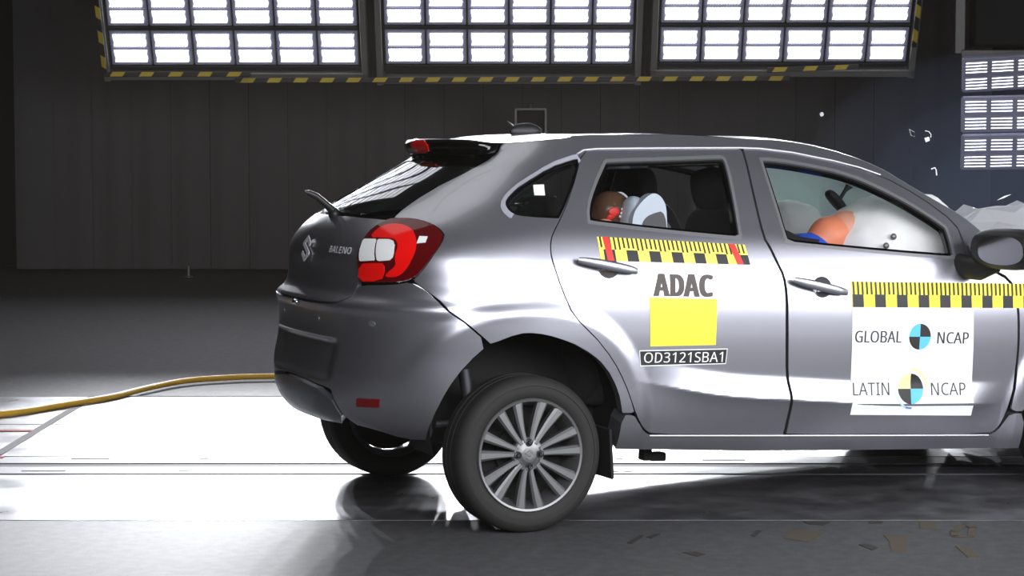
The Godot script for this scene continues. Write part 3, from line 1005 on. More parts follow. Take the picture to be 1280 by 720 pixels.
	var spo := [[-.618, 1.342], [-.645, 1.386], [-.8, 1.393], [-UC, 1.396], [-2 * UC + .8, 1.393], [-2 * UC + .645, 1.386], [-2 * UC + .618, 1.342], [-2 * UC + .66, 1.335], [-2 * UC + .8, 1.331], [-UC, 1.329], [-.8, 1.331], [-.66, 1.335]]
	part("spoiler", sheet(spo, {"off": 0.010, "depth": 0.05, "smooth": 0}), M.black_gloss, car)
	part("high_brake_lamp", sheet([[-UC - .15, 1.386], [-UC + .06, 1.386], [-UC + .06, 1.350], [-UC - .15, 1.350]], {"off": 0.016, "gap": 0.0, "smooth": 1}), M.lamp_red, car)
	build_tail_lamp()
	# badge and wordmark on the tailgate
	part("badge", emblem(.095, T(0, 0, 0)), M.badge_silver, car).transform = on_skin(-1.19, .935, 0.004)
	letters("wordmark", "BALENO", -.90, .945, .140, .026, M.badge_silver, car, 0.004, 700)
	# wiper, sprung up off the glass
	var b := MB.new()
	b.tube([Vector3(-.49, 1.19, 0), Vector3(-.504, 1.217, 0), Vector3(-.535, 1.245, 0), Vector3(-.579, 1.279, 0), Vector3(-.61, 1.293, 0), Vector3(-.626, 1.296, 0)], [.02, .018, .015, .015, .013, .006], 10)
	b.ball(T(-.50, 1.205, 0).scaled_local(Vector3(.026, .026, .026)), 8, 12)
	part("rear_wiper", b, M.dark_trim, car)
	b = MB.new()
	b.ball(Transform3D(Basis().scaled(Vector3(.016, .012, .02)), skc(-1.15, .722, 0.012)), 8, 12)
	part("tow_eye_cap", b, M.chrome, car)
	build_roof()
	build_stickers()
	# wheels
	wheel(Vector3(0, .302, .84), 1, 0.0)
	wheel(Vector3(0, .302, -.84), -1, 0.3)
	wheel(Vector3(2.69, .29, .82), 1, 0.9)
	wheel(Vector3(2.69, .29, -.82), -1, 0.5)
	# wheel housings, underbody
	for xc in [0.03, 2.69]:
		b = MB.new()
		for i in 18:
			var w0 := lerpf(-0.35, PI + 0.35, i / 18.0)
			var w1 := lerpf(-0.35, PI + 0.35, (i + 1) / 18.0)
			var a0 := Vector3(xc + .40 * cos(w0), .32 + .40 * sin(w0) , 0)
			var a1 := Vector3(xc + .40 * cos(w1), .32 + .40 * sin(w1) , 0)
			var zz := Vector3(0, 0, .72)
			var zi := Vector3(0, 0, .50)
			var mm := Vector3(xc, .32, .65)
			b.flat(bc(a0 + zz), bc(a1 + zz), bc(a1 + zi), bc(a0 + zi), (mm - (a0 + a1) / 2 - Vector3(0, 0, .65)).normalized())
			b.flat_tri(bc(a0 + zi), bc(a1 + zi), bc(Vector3(xc, .25, .5)), Vector3.BACK)
		part("wheel_housing", b, M.black_matte, car)
		part("wheel_housing", b.mirrored(), M.black_matte, car)
	b = MB.new()
	b.box(bt(1.35, .235, 0), Vector3(1.7, .06, 1.56), 0.02)
	b.box(bt(-.22, .33, 0), Vector3(.5, .06, .96), 0.02)
	b.box(bt(.2, .32, 0), Vector3(.9, .05, .96), 0.02)
	part("floor_pan", b, M.black_matte, car)
	b = MB.new()
	b.tube([Vector3(.0, .31, -.62), Vector3(.12, .27, -.3), Vector3(.12, .27, .3), Vector3(.0, .31, .62)], .045, 10)
	part("rear_axle", b, M.black_matte, car)
	b = MB.new()
	b.box(T(.345, .285, .755, 0, 0, 0.05), Vector3(.016, .20, .17), 0.006)
	part("mud_flap", b, M.black_matte, car)
	b = MB.new()
	b.box(bt(.62, .19, .60), Vector3(.04, .11, .05), 0.005)
	b.box(bt(.67, .15, .60), Vector3(.07, .035, .05), 0.005)
	part("jacking_bracket", b, M.black_matte, car)
	b = MB.new()
	for z in [.70]:
		b.tube([Vector3(-.17, .36, z), Vector3(-.20, .62, z - .05)], .024, 10)
		b.tube([Vector3(-.33, .42, z - .02), Vector3(-.10, .42, z - .05)], .012, 8)
	part("damper", b, M.steel_dark, car)
	part("damper", b.mirrored(), M.steel_dark, car)
	# door mirror
	b = MB.new()
	var mt := T(2.075, 1.058, 1.02, 0, 0.25, 0)
	b.ball(mt.scaled_local(Vector3(.085, .085, .17)), 18, 28, 0.7, 0.6)
	part("door_mirror", b, M.dark_trim, car)
	part("door_mirror", b.mirrored(), M.dark_trim, car)
	b = MB.new()
	b.tube([Vector3(1.98, .995, .79), Vector3(2.0, .975, .84), Vector3(2.02, .972, .89), Vector3(2.06, 1.0, .95)], [.04, .05, .05, .042], 16)
	part("mirror_stalk", b, M.dark_trim, car)
	part("mirror_stalk", b.mirrored(), M.dark_trim, car)
	b = MB.new()
	b.slab(chaikin(pv([[-.12, -.058], [.12, -.064], [.12, .056], [-.10, .060]]), 3), 0.006, mt * T(-.082, 0, .02, 0, -PI / 2, 0))
	part("mirror_glass", b, M.chrome, car)

func bt(x: float, y: float, z: float, rz := 0.0) -> Transform3D:
	return Transform3D(Basis(Vector3.BACK, -PITCH + rz), bc(Vector3(x, y, z)))

func on_skin(u: float, y: float, off: float) -> Transform3D:
	var nn := skn(u, y)
	var up := (skc(u, y + .01) - skc(u, y - .01)).normalized()
	var rt := up.cross(nn).normalized()
	up = nn.cross(rt)
	return Transform3D(Basis(rt, up, nn), skc(u, y) + nn * off)

func shrink(a: Array, d: float) -> Array:
	var q := Geometry2D.offset_polygon(chaikin(pv(a), 1) if not Geometry2D.is_polygon_clockwise(pv(a)) else rev(chaikin(pv(a), 1)), -d, Geometry2D.JOIN_ROUND)
	var out := []
	for p in q[0]: out.append([p.x, p.y])
	return out

func rev(p: PackedVector2Array) -> PackedVector2Array:
	p.reverse()
	return p

# slanted S-shaped emblem as on the tailgate and wheel caps
func emblem(w: float, t: Transform3D) -> MB:
	var b := MB.new()
	var s := PackedVector2Array()
	for p in [[.44, .20], [.0, .46], [-.40, .19], [.40, -.19], [.0, -.46], [-.44, -.20]]: s.append(Vector2(p[0], p[1]) * w)
	for q in Geometry2D.offset_polyline(s, .095 * w, Geometry2D.JOIN_MITER, Geometry2D.END_BUTT): b.slab(q, 0.004, t)
	return b

func build_tail_lamp() -> void:
	var outline := [[-.757, 1.072], [-.722, 1.078], [-.66, 1.080], [-.606, 1.071], [-.554, 1.055], [-.515, 1.030], [-.508, 1.013], [-.512, .977], [-.538, .915], [-.576, .863], [-.604, .846], [-.652, .835], [-.789, .824], [-.793, .904], [-.793, .953], [-.796, .997], [-.790, 1.036], [-.767, 1.062]]
	both("tail_lamp", outline, M.lamp_red_dark, {"left_from": -.71, "off": 0.008, "gap": 0.002, "depth": 0.03, "su": .02})
	both("lamp_ring", [[-.765, .996], [-.761, 1.028], [-.743, 1.046], [-.71, 1.053], [-.665, 1.05], [-.623, 1.035], [-.592, 1.006], [-.579, .971], [-.582, .938], [-.598, .899], [-.623, .868], [-.643, .857], [-.678, .855], [-.671, .872], [-.636, .902], [-.643, .93], [-.640, .975], [-.665, .999], [-.713, .999]], M.lamp_red, {"left_from": -.71, "off": 0.011, "gap": 0.0, "depth": 0.004, "su": .02})
	both("reversing_lamp", [[-.788, .984], [-.784, .990], [-.736, .992], [-.733, .989], [-.716, .920], [-.719, .915], [-.774, .909], [-.780, .913]], M.lamp_clear, {"left_from": -.71, "off": 0.012, "gap": 0.0, "depth": 0.005, "su": .02, "smooth": 0})
	both("reversing_lamp", [[-.726, .988], [-.722, .992], [-.682, .994], [-.665, .989], [-.655, .976], [-.648, .945], [-.650, .930], [-.660, .919], [-.698, .914], [-.706, .917]], M.lamp_clear, {"left_from": -.71, "off": 0.012, "gap": 0.0, "depth": 0.005, "su": .02, "smooth": 0})
	both("turn_lamp", [[-.782, .900], [-.70, .907], [-.68, .906], [-.679, .872], [-.695, .838], [-.787, .829]], M.lamp_red, {"left_from": -.71, "off": 0.012, "gap": 0.0, "depth": 0.005, "su": .02})
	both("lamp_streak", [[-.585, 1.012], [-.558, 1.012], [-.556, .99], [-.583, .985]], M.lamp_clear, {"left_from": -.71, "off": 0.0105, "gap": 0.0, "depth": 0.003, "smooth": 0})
	part("lamp_gap_filler", sheet([[-.714, 1.079], [-.76, 1.072], [-.798, 1.035], [-.800, .95], [-.797, .822], [-.714, .83]], {"gap": 0.0, "smooth": 0}).mirrored(), M.silver_grey_paint, car)  # filler in body paint where the far tail lamp is cut short

func build_roof() -> void:
	var b := MB.new()
	var w := MB.new()
	var lin := MB.new()
	var us := []
	for i in 25: us.append(lerpf(-UC, -0.55, i / 24.0))
	for i in range(1, 61): us.append(lerpf(-0.55, 1.95, i / 60.0))
	var P := func(u: float, s: float) -> Vector3:
		var e := skin(u, ED.at(u))
		return bc(Vector3(e.x, e.y + RC.at(u) * (1.0 - pow(absf(s), 2.6)), e.z * s))
	var N := func(u: float, s: float) -> Vector3:
		var d := 0.01
		var a: Vector3 = P.call(minf(u + d, 1.95), s) - P.call(maxf(u - d, -UC + 0.001), s)
		var c: Vector3 = P.call(u, minf(s + .02, 1.0)) - P.call(u, maxf(s - .02, -1.0))
		var r := c.cross(a)
		return r.normalized() if r.length() > 1e-9 else Vector3.UP
	for i in us.size() - 1:
		for k in 24:
			var s0 := -1.0 + k / 12.0
			var s1 := -1.0 + (k + 1) / 12.0
			var u0: float = us[i]
			var u1: float = us[i + 1]
			var t := w if u0 > 1.36 else b
			t.quad(P.call(u0, s0), P.call(u1, s0), P.call(u1, s1), P.call(u0, s1), N.call(u0, s0), N.call(u1, s0), N.call(u1, s1), N.call(u0, s1))
			if u0 > -0.9 and u0 < 1.3:
				var dn := Vector3(0, -0.035, 0)
				lin.quad(P.call(u0, s0) + dn, P.call(u1, s0) + dn, P.call(u1, s1) + dn, P.call(u0, s1) + dn, Vector3.DOWN, Vector3.DOWN, Vector3.DOWN, Vector3.DOWN)
	part("roof", b, M.silver_grey_paint, car)
	part("windscreen", w, M.cracked_screen, car)
	part("headlining", lin, M.cabin_dark, car)
	# aerial fin
	b = MB.new()
	b.ball(Transform3D(Basis.from_euler(Vector3(0, 0, -0.12)).scaled(Vector3(.075, .035, .022)), bc(Vector3(.30, 1.452, 0))), 12, 20)
	b.tube([bc(Vector3(.24, 1.47, 0)), bc(Vector3(.215, 1.49, 0))], [.006, .004], 8)
	part("roof_aerial", b, M.dark_trim, car)
	# crumpled bonnet
	b = MB.new()
	var f := FastNoiseLite.new()
	f.seed = 9
	f.frequency = 1.3
	var H := func(i: int, k: int) -> Vector3:
		var x := 2.2 + i * 0.075
		var z := -.74 + k * 0.123
		var base := 1.03 - 0.10 * (x - 2.2)
		var tent := 0.27 * ss(2.35, 2.85, x + 0.1 * sin(z * 5)) * clampf(1.15 - absf(z + .15) / .75, 0.0, 1.0)
		return bc(Vector3(x + 0.05 * f.get_noise_2d(x * 4, z * 4), base + tent + 0.10 * f.get_noise_2d(x * 3 + 7, z * 3) * minf(1.0, i / 2.0), z))
	for i in 12:
		for k in 12:
			b.flat_tri(H.call(i, k), H.call(i + 1, k), H.call(i + 1, k + 1), Vector3.UP)
			b.flat_tri(H.call(i, k), H.call(i + 1, k + 1), H.call(i, k + 1), Vector3.UP)
			var dn := Vector3(0, -0.012, 0)
			b.flat_tri(H.call(i, k) + dn, H.call(i + 1, k) + dn, H.call(i + 1, k + 1) + dn, Vector3.DOWN)
			b.flat_tri(H.call(i, k) + dn, H.call(i + 1, k + 1) + dn, H.call(i, k + 1) + dn, Vector3.DOWN)
	part("bonnet", b, M.lit_bonnet_paint, car)
	b = MB.new()
	b.box(bt(3.02, .55, 0), Vector3(.12, .62, 1.5), 0.05)
	part("front_bumper", b, M.silver_grey_paint, car)

func wheel(at: Vector3, side: int, turn: float) -> void:
	var o := Node3D.new()
	o.name = "wheel"
	car.add_child(o, true)
	o.position = at
	o.rotation = Vector3(0, 0.0 if side > 0 else PI, 0)
	var b := MB.new()
	b.lathe([Vector2(.214, -.17), Vector2(.235, -.186), Vector2(.27, -.19), Vector2(.292, -.18), Vector2(.302, -.16), Vector2(.303, -.15), Vector2(.304, -.115), Vector2(.298, -.113), Vector2(.298, -.108), Vector2(.304, -.106), Vector2(.304, -.075), Vector2(.298, -.073), Vector2(.298, -.068), Vector2(.304, -.066), Vector2(.303, -.03), Vector2(.300, -.018), Vector2(.290, -.003), Vector2(.272, .008), Vector2(.268, .0085), Vector2(.266, .006), Vector2(.25, .007), Vector2(.232, .005), Vector2(.222, -.002), Vector2(.214, -.008)], 72)
	part("tyre", b, M.rubber, o)
	b = MB.new()
	b.lathe([Vector2(.214, -.17), Vector2(.190, -.15), Vector2(.185, -.06), Vector2(.196, -.03), Vector2(.203, -.008), Vector2(.208, .002), Vector2(.216, .004), Vector2(.2195, .0), Vector2(.2195, -.008)], 72)
	part("rim", b, M.alloy, o)
	b = MB.new()
	b.lathe([Vector2(.185, -.10), Vector2(.02, -.10)], 48)
	b.lathe([Vector2(.11, -.098), Vector2(.11, -.085), Vector2(.04, -.08)], 32)
	part("brake_drum", b, M.black_matte, o)
	# seven double spokes
	var sp := MB.new()
	var rr := [.050, .075, .105, .140, .175, .207]
	var hw := [.010, .0105, .0125, .0155, .0185, .0215]
	var zz := [-.018, -.022, -.022, -.018, -.011, -.002]
	for i in 5:
		var a := [Vector3(-hw[i], rr[i], zz[i] - .004), Vector3(-hw[i] * .55, rr[i], zz[i] + .004), Vector3(hw[i] * .55, rr[i], zz[i] + .004), Vector3(hw[i], rr[i], zz[i] - .004)]
		var c := [Vector3(-hw[i + 1], rr[i + 1], zz[i + 1] - .004), Vector3(-hw[i + 1] * .55, rr[i + 1], zz[i + 1] + .004), Vector3(hw[i + 1] * .55, rr[i + 1], zz[i + 1] + .004), Vector3(hw[i + 1], rr[i + 1], zz[i + 1] - .004)]
		for k in 3:
			var nn: Vector3 = [Vector3(-.6, 0, .8), Vector3(0, 0, 1), Vector3(.6, 0, .8)][k]
			sp.flat(a[k], a[k + 1], c[k + 1], c[k], nn)
		for s in [0, 3]:
			var dn := Vector3(0, 0, -.026)
			sp.flat(a[s], c[s], c[s] + dn, a[s] + dn, Vector3(-1 if s == 0 else 1, 0, 0))
	var spm := sp.mesh()
	for k in 7:
		for s in [-1, 1]:
			var q := put("spoke", spm, M.alloy, o)
			var ang: float = PI + TAU * k / 7.0 + s * 0.19 + turn
			q.rotation.z = ang
			q.position = Vector3(0, 0, 0)
	b = MB.new()
	b.lathe([Vector2(.064, -.05), Vector2(.066, -.024), Vector2(.061, -.0185), Vector2(.034, -.0165), Vector2(.032, -.0150), Vector2(.028, -.0140), Vector2(.0001, -.0138)], 40)
	part("hub_cap", b, M.alloy, o)
	part("emblem", emblem(.036, T(0, 0, -.0155)), M.chrome, o)
	for k in 4:
		var w := k * PI / 2 + turn
		b = MB.new()
		b.lathe([Vector2(.0145, -.02), Vector2(.0145, -.0125), Vector2(.0135, -.0125), Vector2(.012, -.0160), Vector2(.0001, -.0160)], 16, T(.047 * cos(w), .047 * sin(w), 0))
		b.lathe([Vector2(.0085, -.018), Vector2(.0085, -.010), Vector2(.006, -.006), Vector2(.0001, -.006)], 6, T(.047 * cos(w), .047 * sin(w), 0))
		part("wheel_nut", b, M.steel_dark, o)

func bil(q: Array, s: float, t: float) -> Array:    # corner order: top start, top end, low end, low start
	var a := Vector2(q[0][0], q[0][1]).lerp(Vector2(q[1][0], q[1][1]), s)
	var c := Vector2(q[3][0], q[3][1]).lerp(Vector2(q[2][0], q[2][1]), s)
	var p := a.lerp(c, t)
	return [p.x, p.y]

func patch(called: String, parent: Node, m: Material, q: Array, s0: float, s1: float, t0: float, t1: float, off: float, skew := 0.0) -> MeshInstance3D:
	return part(called, sheet([bil(q, s0, t0), bil(q, s1, t0), bil(q, s1 + skew, t1), bil(q, s0 + skew, t1)], {"off": off, "gap": 0.0, "depth": 0.0008, "smooth": 0, "su": .03, "sy": .02}), m, parent)

func target_mark(parent: Node, u: float, y: float, r: float, first: Material, other: Material) -> void:
	for k in 4:
		var q := [[u, y]] + ring2(u, y, r, r, 12, k * PI / 2, (k + 1) * PI / 2)
		part("target_quadrant", sheet(q, {"off": .0022, "gap": 0.0, "depth": 0.0006, "smooth": 0}), [M.sticker_black, first, M.sticker_black, other][k], parent)

func arc(parent: Node, u: float, y: float, r0: float, r1: float, a0: float, a1: float, m: Material) -> void:
	var q := ring2(u, y, r1, r1, 18, a0, a1)
	q += ring2(u, y, r0, r0, 18, a1, a0)
	part("target_ring", sheet(q, {"off": .0022, "gap": 0.0, "depth": 0.0006, "smooth": 0}), m, parent)

func build_stickers() -> void:
	# measuring strip on the rear door
	var q := [[.013, 1.039], [.666, 1.023], [.682, .945], [.02, .948]]
	var r := patch("measuring_strip", car, M.sticker_pale_yellow, q, 0, 1, 0, 1, .0016)
	r.set_meta("label", "yellow and black measuring strip with red ends on rear door")
	for k in 33:
		var s := 0.012 + k * 0.03
		patch("tick_mark", r, M.sticker_black, q, s, minf(s + .0115, 1), 0, .44 if k % 5 < 3 else .52, .0024)
	for k in 7:
		var s := maxf(0.0, 0.027 + 0.15 * k - 0.0)
		patch("black_block", r, M.sticker_black, q, s, minf(s + .074, .999), .52, 1.0, .0024)
	patch("red_end", r, M.sticker_red, q, .034, .076, 0, 1, .0032, 0.01)
	patch("red_end", r, M.sticker_red, q, .885, .93, 0, 1, .0032, 0.025)
	# measuring strip on the front door and wing
	q = [[1.15, .887], [2.34, .892], [2.34, .790], [1.156, .783]]
	r = patch("measuring_strip", car, M.sticker_yellow, q, 0, 1, 0, 1, .0016)
	r.set_meta("label", "long yellow and black measuring strip on front door")
	var step := 0.108 / 1.19
	for k in 55:
		var s := 0.004 + k * step / 5.0
		if s > .99: break
		patch("tick_mark", r, M.sticker_black, q, s, s + step * .085, 0, .50, .0024)
	for k in 11:
		var s := 0.002 + k * step
		patch("black_block", r, M.sticker_black, q, s, s + step * .49, .50, 1.0, .0024)
	# club sticker
	r = patch("club_sticker", car, M.sticker_yellow, [[.226, .81], [.526, .807], [.528, .626], [.238, .619]], 0, 1, 0, 1, .0016)
	r.set_meta("label", "yellow square under bold dark capital letters")
	letters("lettering", "ADAC", .376, .859, .258, .088, M.letter_brown, r, .0018, 700, 0.0, .0045)
	# test number plate
	q = [[.191, .603], [.583, .612], [.58, .550], [.198, .540]]
	r = patch("test_number_sticker", car, M.sticker_white, q, 0, 1, 0, 1, .0016)
	patch("black_field", r, M.sticker_black, q, .008, .992, .06, .94, .0022)
	letters("lettering", "OD3121SBA1", .389, .5765, .35, .040, M.sticker_white, r, .0029, 400, .012)
	# white sheet with the two programme marks
	q = [[1.155, .783], [1.758, .785], [1.784, .331], [1.178, .341]]
	r = patch("programme_sticker", car, M.sticker_white, q, 0, 1, 0, 1, .0014)
	r.set_meta("label", "white sticker with two round quartered marks")
	letters("lettering", "GLOBAL", 1.288, .663, .225, .048, M.letter_grey, r, .0022, 400, 0.0, .001)
	letters("lettering", "NCAP", 1.660, .660, .158, .048, M.letter_grey, r, .0022, 400, 0.0, .001)
	target_mark(r, 1.493, .664, .054, M.sticker_cyan, M.sticker_cyan)
	arc(r, 1.493, .664, .064, .069, -.2, 1.5, M.sticker_ring)
	arc(r, 1.493, .664, .064, .069, 3.0, 4.8, M.sticker_ring)
	letters("lettering", "LATIN", 1.268, .447, .178, .052, M.letter_grey, r, .0022, 400)
	letters("lettering", "NCAP", 1.653, .445, .176, .052, M.letter_grey, r, .0022, 400)
	target_mark(r, 1.463, .447, .063, M.sticker_cream, M.sticker_cyan)
	arc(r, 1.463, .447, .075, .086, .0, 1.6, M.sticker_cream)
	arc(r, 1.463, .447, .075, .083, 3.3, 4.4, M.sticker_ring)
	arc(r, 1.463, .447, .075, .083, 4.3, 4.8, M.sticker_ring_blue)
	r = part("window_label", sheet([[-.277, 1.230], [-.223, 1.233], [-.205, 1.191], [-.254, 1.190]], {"off": 0.0, "gap": 0.0, "depth": .001, "smooth": 0}), M.sticker_white, car)
	r.set_meta("label", "small blank white label on the rear quarter window")

func to_car() -> Transform3D:
	return Transform3D(Basis(Vector3.UP, 0.41015), Vector3(-0.263, 0, -8.7576))

func build_inside() -> void:
	# seats, dash, pillar linings: parts of the car
	for z in [.36, -.36]:
		var st := Node3D.new()
		st.name = "front_seat"
		car.add_child(st, true)
		var b := MB.new()
		b.ball(T(1.16, .84, z, 0, 0, 0.22).scaled_local(Vector3(.11, .40, .25)), 18, 28, 0.5, 0.6)
		part("backrest", b, M.seat_cloth, st)
		b = MB.new()
		b.ball(T(1.42, .50, z, 0, 0, 0.08).scaled_local(Vector3(.30, .10, .25)), 14, 28, 0.5, 0.5)
		part("cushion", b, M.seat_cloth, st)
		b = MB.new()
		b.ball(T(1.055, 1.30, z, 0, 0, 0.2).scaled_local(Vector3(.06, .09, .14)), 14, 24, 0.6, 0.6)
		part("headrest", b, M.seat_cloth, st)
		b = MB.new()
		for s in [-.07, .07]: b.tube([Vector3(1.08, 1.16, z + s), Vector3(1.06, 1.26, z + s)], .008, 8)
		part("headrest_post", b, M.chrome, st)
	var b := MB.new()
	b.ball(T(.34, .78, 0, 0, 0, 0.25).scaled_local(Vector3(.09, .38, .62)), 16, 30, 0.4, 0.4)
	b.ball(T(.60, .52, 0).scaled_local(Vector3(.28, .10, .62)), 14, 30, 0.4, 0.4)
	part("rear_seat", b, M.seat_cloth, car)
	for z in [.36, -.36]:
		b = MB.new()
		b.ball(T(.27, 1.20, z, 0, 0, 0.2).scaled_local(Vector3(.05, .085, .13)), 14, 24, 0.6, 0.6)
		part("rear_headrest", b, M.seat_cloth, car)
	b = MB.new()
	b.ball(T(2.12, .84, 0).scaled_local(Vector3(.26, .15, .72)), 16, 30, 0.5, 0.4)
	part("dashboard", b, M.cabin_dark, car)
	b = MB.new()
	b.box(T(.0, .80, 0), Vector3(.30, .03, 1.1), 0.01)
	part("parcel_shelf", b, M.cabin_dark, car)
	b = MB.new()
	b.tube([Vector3(1.62, .80, -.72), Vector3(1.60, 1.1, -.70), Vector3(1.52, 1.34, -.60)], [.05, .045, .035], 10)
	part("pillar_lining", b, M.cabin_grey, car)
	# interior mirror, knocked askew
	b = MB.new()
	b.tube([Vector3(1.965, 1.315, 0), Vector3(1.93, 1.28, .0), Vector3(1.905, 1.245, 0.0)], [.022, .009, .009], 10)
	b.ball(T(1.966, 1.318, 0).scaled_local(Vector3(.032, .028, .03)), 10, 16)
	part("mirror_arm", b, M.dark_trim, car)
	b = MB.new()
	b.ball(T(1.882, 1.233, 0.0, 0, 0.1, -0.75).scaled_local(Vector3(.068, .022, .03)), 12, 20, 0.7, 0.7)
	part("interior_mirror", b, M.dark_trim, car)
	# airbags
	b = MB.new()
	bag(b, Vector3(1.93, 1.00, .38), Vector3(.31, .275, .27), 0.25, 3)
	var ab := part("passenger_airbag", b, M.airbag_cloth, car)
	ab.set_meta("label", "large inflated white passenger airbag")
	for p in [[1.77, 1.10], [1.73, 1.062]]:
		b = MB.new()
		b.ball(T(p[0], p[1], .645 - absf(p[1] - 1.0) * .12).scaled_local(Vector3(.014, .014, .010)), 8, 14)
		part("airbag_vent", b, M.seal_grey, ab)
	b = MB.new()
	bag(b, Vector3(1.85, 1.07, -.37), Vector3(.15, .155, .2), 0.0, 8)
	part("driver_airbag", b, M.airbag_cloth, car)
	# the dummies
	var tc := to_car()
	var du := thing("crash_test_dummy", "adult crash test dummy in a blue shirt, face pressed into the white airbag", "dummy", tc.origin, 0.41015)
	var z := .40
	b = flesh([[Vector3(1.30, .62, z), Vector3(1.36, .80, z), .125, .14], [Vector3(1.36, .80, z), Vector3(1.46, .98, z), .15, .13], [Vector3(1.43, .96, z - .17), Vector3(1.43, .96, z + .15), .075, .075], [Vector3(1.50, 1.0, z), Vector3(1.56, 1.06, z), .065, .062],
		[Vector3(1.43, .95, z + .17), Vector3(1.62, .80, z + .20), .055, .045], [Vector3(1.62, .80, z + .20), Vector3(1.85, .84, z + .12), .042, .034], [Vector3(1.43, .95, z - .19), Vector3(1.62, .80, z - .2), .055, .045], [Vector3(1.62, .80, z - .2), Vector3(1.85, .84, z - .12), .042, .034],
		[Vector3(1.32, .60, z + .09), Vector3(1.72, .66, z + .10), .085, .065], [Vector3(1.32, .60, z - .09), Vector3(1.72, .66, z - .10), .085, .065], [Vector3(1.72, .66, z + .10), Vector3(1.92, .36, z + .10), .06, .045], [Vector3(1.72, .66, z - .10), Vector3(1.92, .36, z - .10), .06, .045]], 0.05, 0.014)
	part("body", b, M.blue_cloth, du)
	b = flesh([[Vector3(1.52, 1.035, z), Vector3(1.585, 1.10, z), .066, .070], [Vector3(1.60, 1.095, z), Vector3(1.665, 1.115, z), .082, .078]], 0.03, 0.008)
	part("head", b, M.skin_vinyl, du)
	b = flesh([[Vector3(1.675, 1.122, z), Vector3(1.70, 1.11, z), .083, .075], [Vector3(1.74, 1.10, z), Vector3(1.75, 1.10, z), .012, .010], [Vector3(1.70, 1.05, z), Vector3(1.71, 1.045, z), .05, .045]], 0.03, 0.008)
	part("face_mask", b, M.skin_vinyl_pale, du)
	b = MB.new()
	b.tube([Vector3(1.24, 1.12, z + .20), Vector3(1.36, 1.08, z + .15), Vector3(1.47, 1.065, z + .09), Vector3(1.52, 1.06, z + .06)], .024, 8, true, Vector3.UP, 0.3, 1.0)
	part("seat_belt", b, M.black_matte, du)
	var ch := thing("child_dummy", "small brown-headed child crash test dummy with red and white paint marks, rear window", "dummy", tc.origin, 0.41015)
	z = .42
	b = flesh([[Vector3(.66, .72, z), Vector3(.57, .98, z), .09, .09], [Vector3(.57, .96, z - .09), Vector3(.57, .96, z + .09), .055, .055], [Vector3(.56, 1.04, z), Vector3(.55, 1.12, z), .04, .04], [Vector3(.57, .96, z + .11), Vector3(.46, .82, z + .13), .036, .03], [Vector3(.57, .96, z - .11), Vector3(.46, .82, z - .13), .036, .03], [Vector3(.66, .70, z + .06), Vector3(.46, .76, z + .07), .055, .045], [Vector3(.66, .70, z - .06), Vector3(.46, .76, z - .07), .055, .045], [Vector3(.46, .76, z + .07), Vector3(.38, .72, z + .07), .04, .035], [Vector3(.46, .76, z - .07), Vector3(.38, .72, z - .07), .04, .035]], 0.04, 0.012)
	part("body", b, M.blue_cloth, ch)
	b = flesh([[Vector3(.535, 1.216, z), Vector3(.545, 1.216, z), .083, .083], [Vector3(.52, 1.165, z), Vector3(.53, 1.165, z), .055, .055], [Vector3(.462, 1.20, z), Vector3(.464, 1.198, z), .012, .012]], 0.03, 0.007)
	part("head", b, M.child_vinyl, ch)
	b = MB.new()
	b.ball(T(.520, 1.217, z + .080, 0, -0.1, 0).scaled_local(Vector3(.024, .018, .004)), 10, 16)
	b.ball(T(.509, 1.197, z + .075, 0.2, -0.25, 0.4).scaled_local(Vector3(.020, .011, .004)), 10, 16)
	part("red_mark", b, M.sticker_red, ch)
	for p in [[.556, 1.226, .081], [.552, 1.211, .081], [.547, 1.197, .079]]:
		b = MB.new()
		b.ball(T(p[0], p[1], z + p[2]).scaled_local(Vector3(.0065, .0065, .008)), 8, 10)
		part("white_dot", b, M.sticker_white, ch)
	b = MB.new()
	b.ball(T(.478, 1.172, z + .070, 0, 0, .1).scaled_local(Vector3(.036, .016, .02)), 10, 16)
	part("chin_pad", b, M.skin_vinyl_pale, ch)
	b = MB.new()
	b.tube([Vector3(.448, 1.245, z - .02), Vector3(.445, 1.19, z - .02), Vector3(.455, 1.12, z - .02)], .018, 10)
	part("collar", b, M.blue_cloth, ch)
	var cs := thing("infant_carrier", "pale grey rear-facing infant carrier with padded side wings, behind the front seat", "carrier", tc.origin, 0.41015)
	b = MB.new()
	b.ball(T(.70, .98, .42, 0, 0, -0.1).scaled_local(Vector3(.075, .22, .20)), 18, 26, 0.7, 0.8)
	b.ball(T(.64, .68, .42).scaled_local(Vector3(.20, .08, .18)), 14, 24, 0.6, 0.6)
	part("shell", b, M.grey_pad, cs)
	for s in [-1.0, 1.0]:
		b = MB.new()
		b.ball(T(.592, 1.165, .42 + s * .10, 0, 0, -.05).scaled_local(Vector3(.046, .115, .07)), 16, 22, 0.8, 0.8)
		part("head_pad", b, M.pale_shell, cs)
		b = MB.new()
		b.slab(chaikin(pv([[.55, 1.02], [.55, 1.132], [.554, 1.209], [.586, 1.253], [.629, 1.288], [.658, 1.294], [.69, 1.271], [.709, 1.226], [.709, 1.02]]), 2), .05, T(0, 0, .42 + s * .155 - .025))
		part("side_wing", b, M.pale_shell, cs)
		b = MB.new()
		b.slab(chaikin(pv([[.586, 1.02], [.590, 1.14], [.600, 1.185], [.635, 1.210], [.705, 1.224], [.705, 1.02]]), 2), .058, T(0, 0, .42 + s * .155 - .029))
		part("wing_pad", b, M.grey_pad, cs)
	# test gear in the load bay
	var g := thing("teal_tray", "curved teal plastic tray seen through the rear quarter window", "tray", tc.origin, 0.41015)
	b = MB.new()
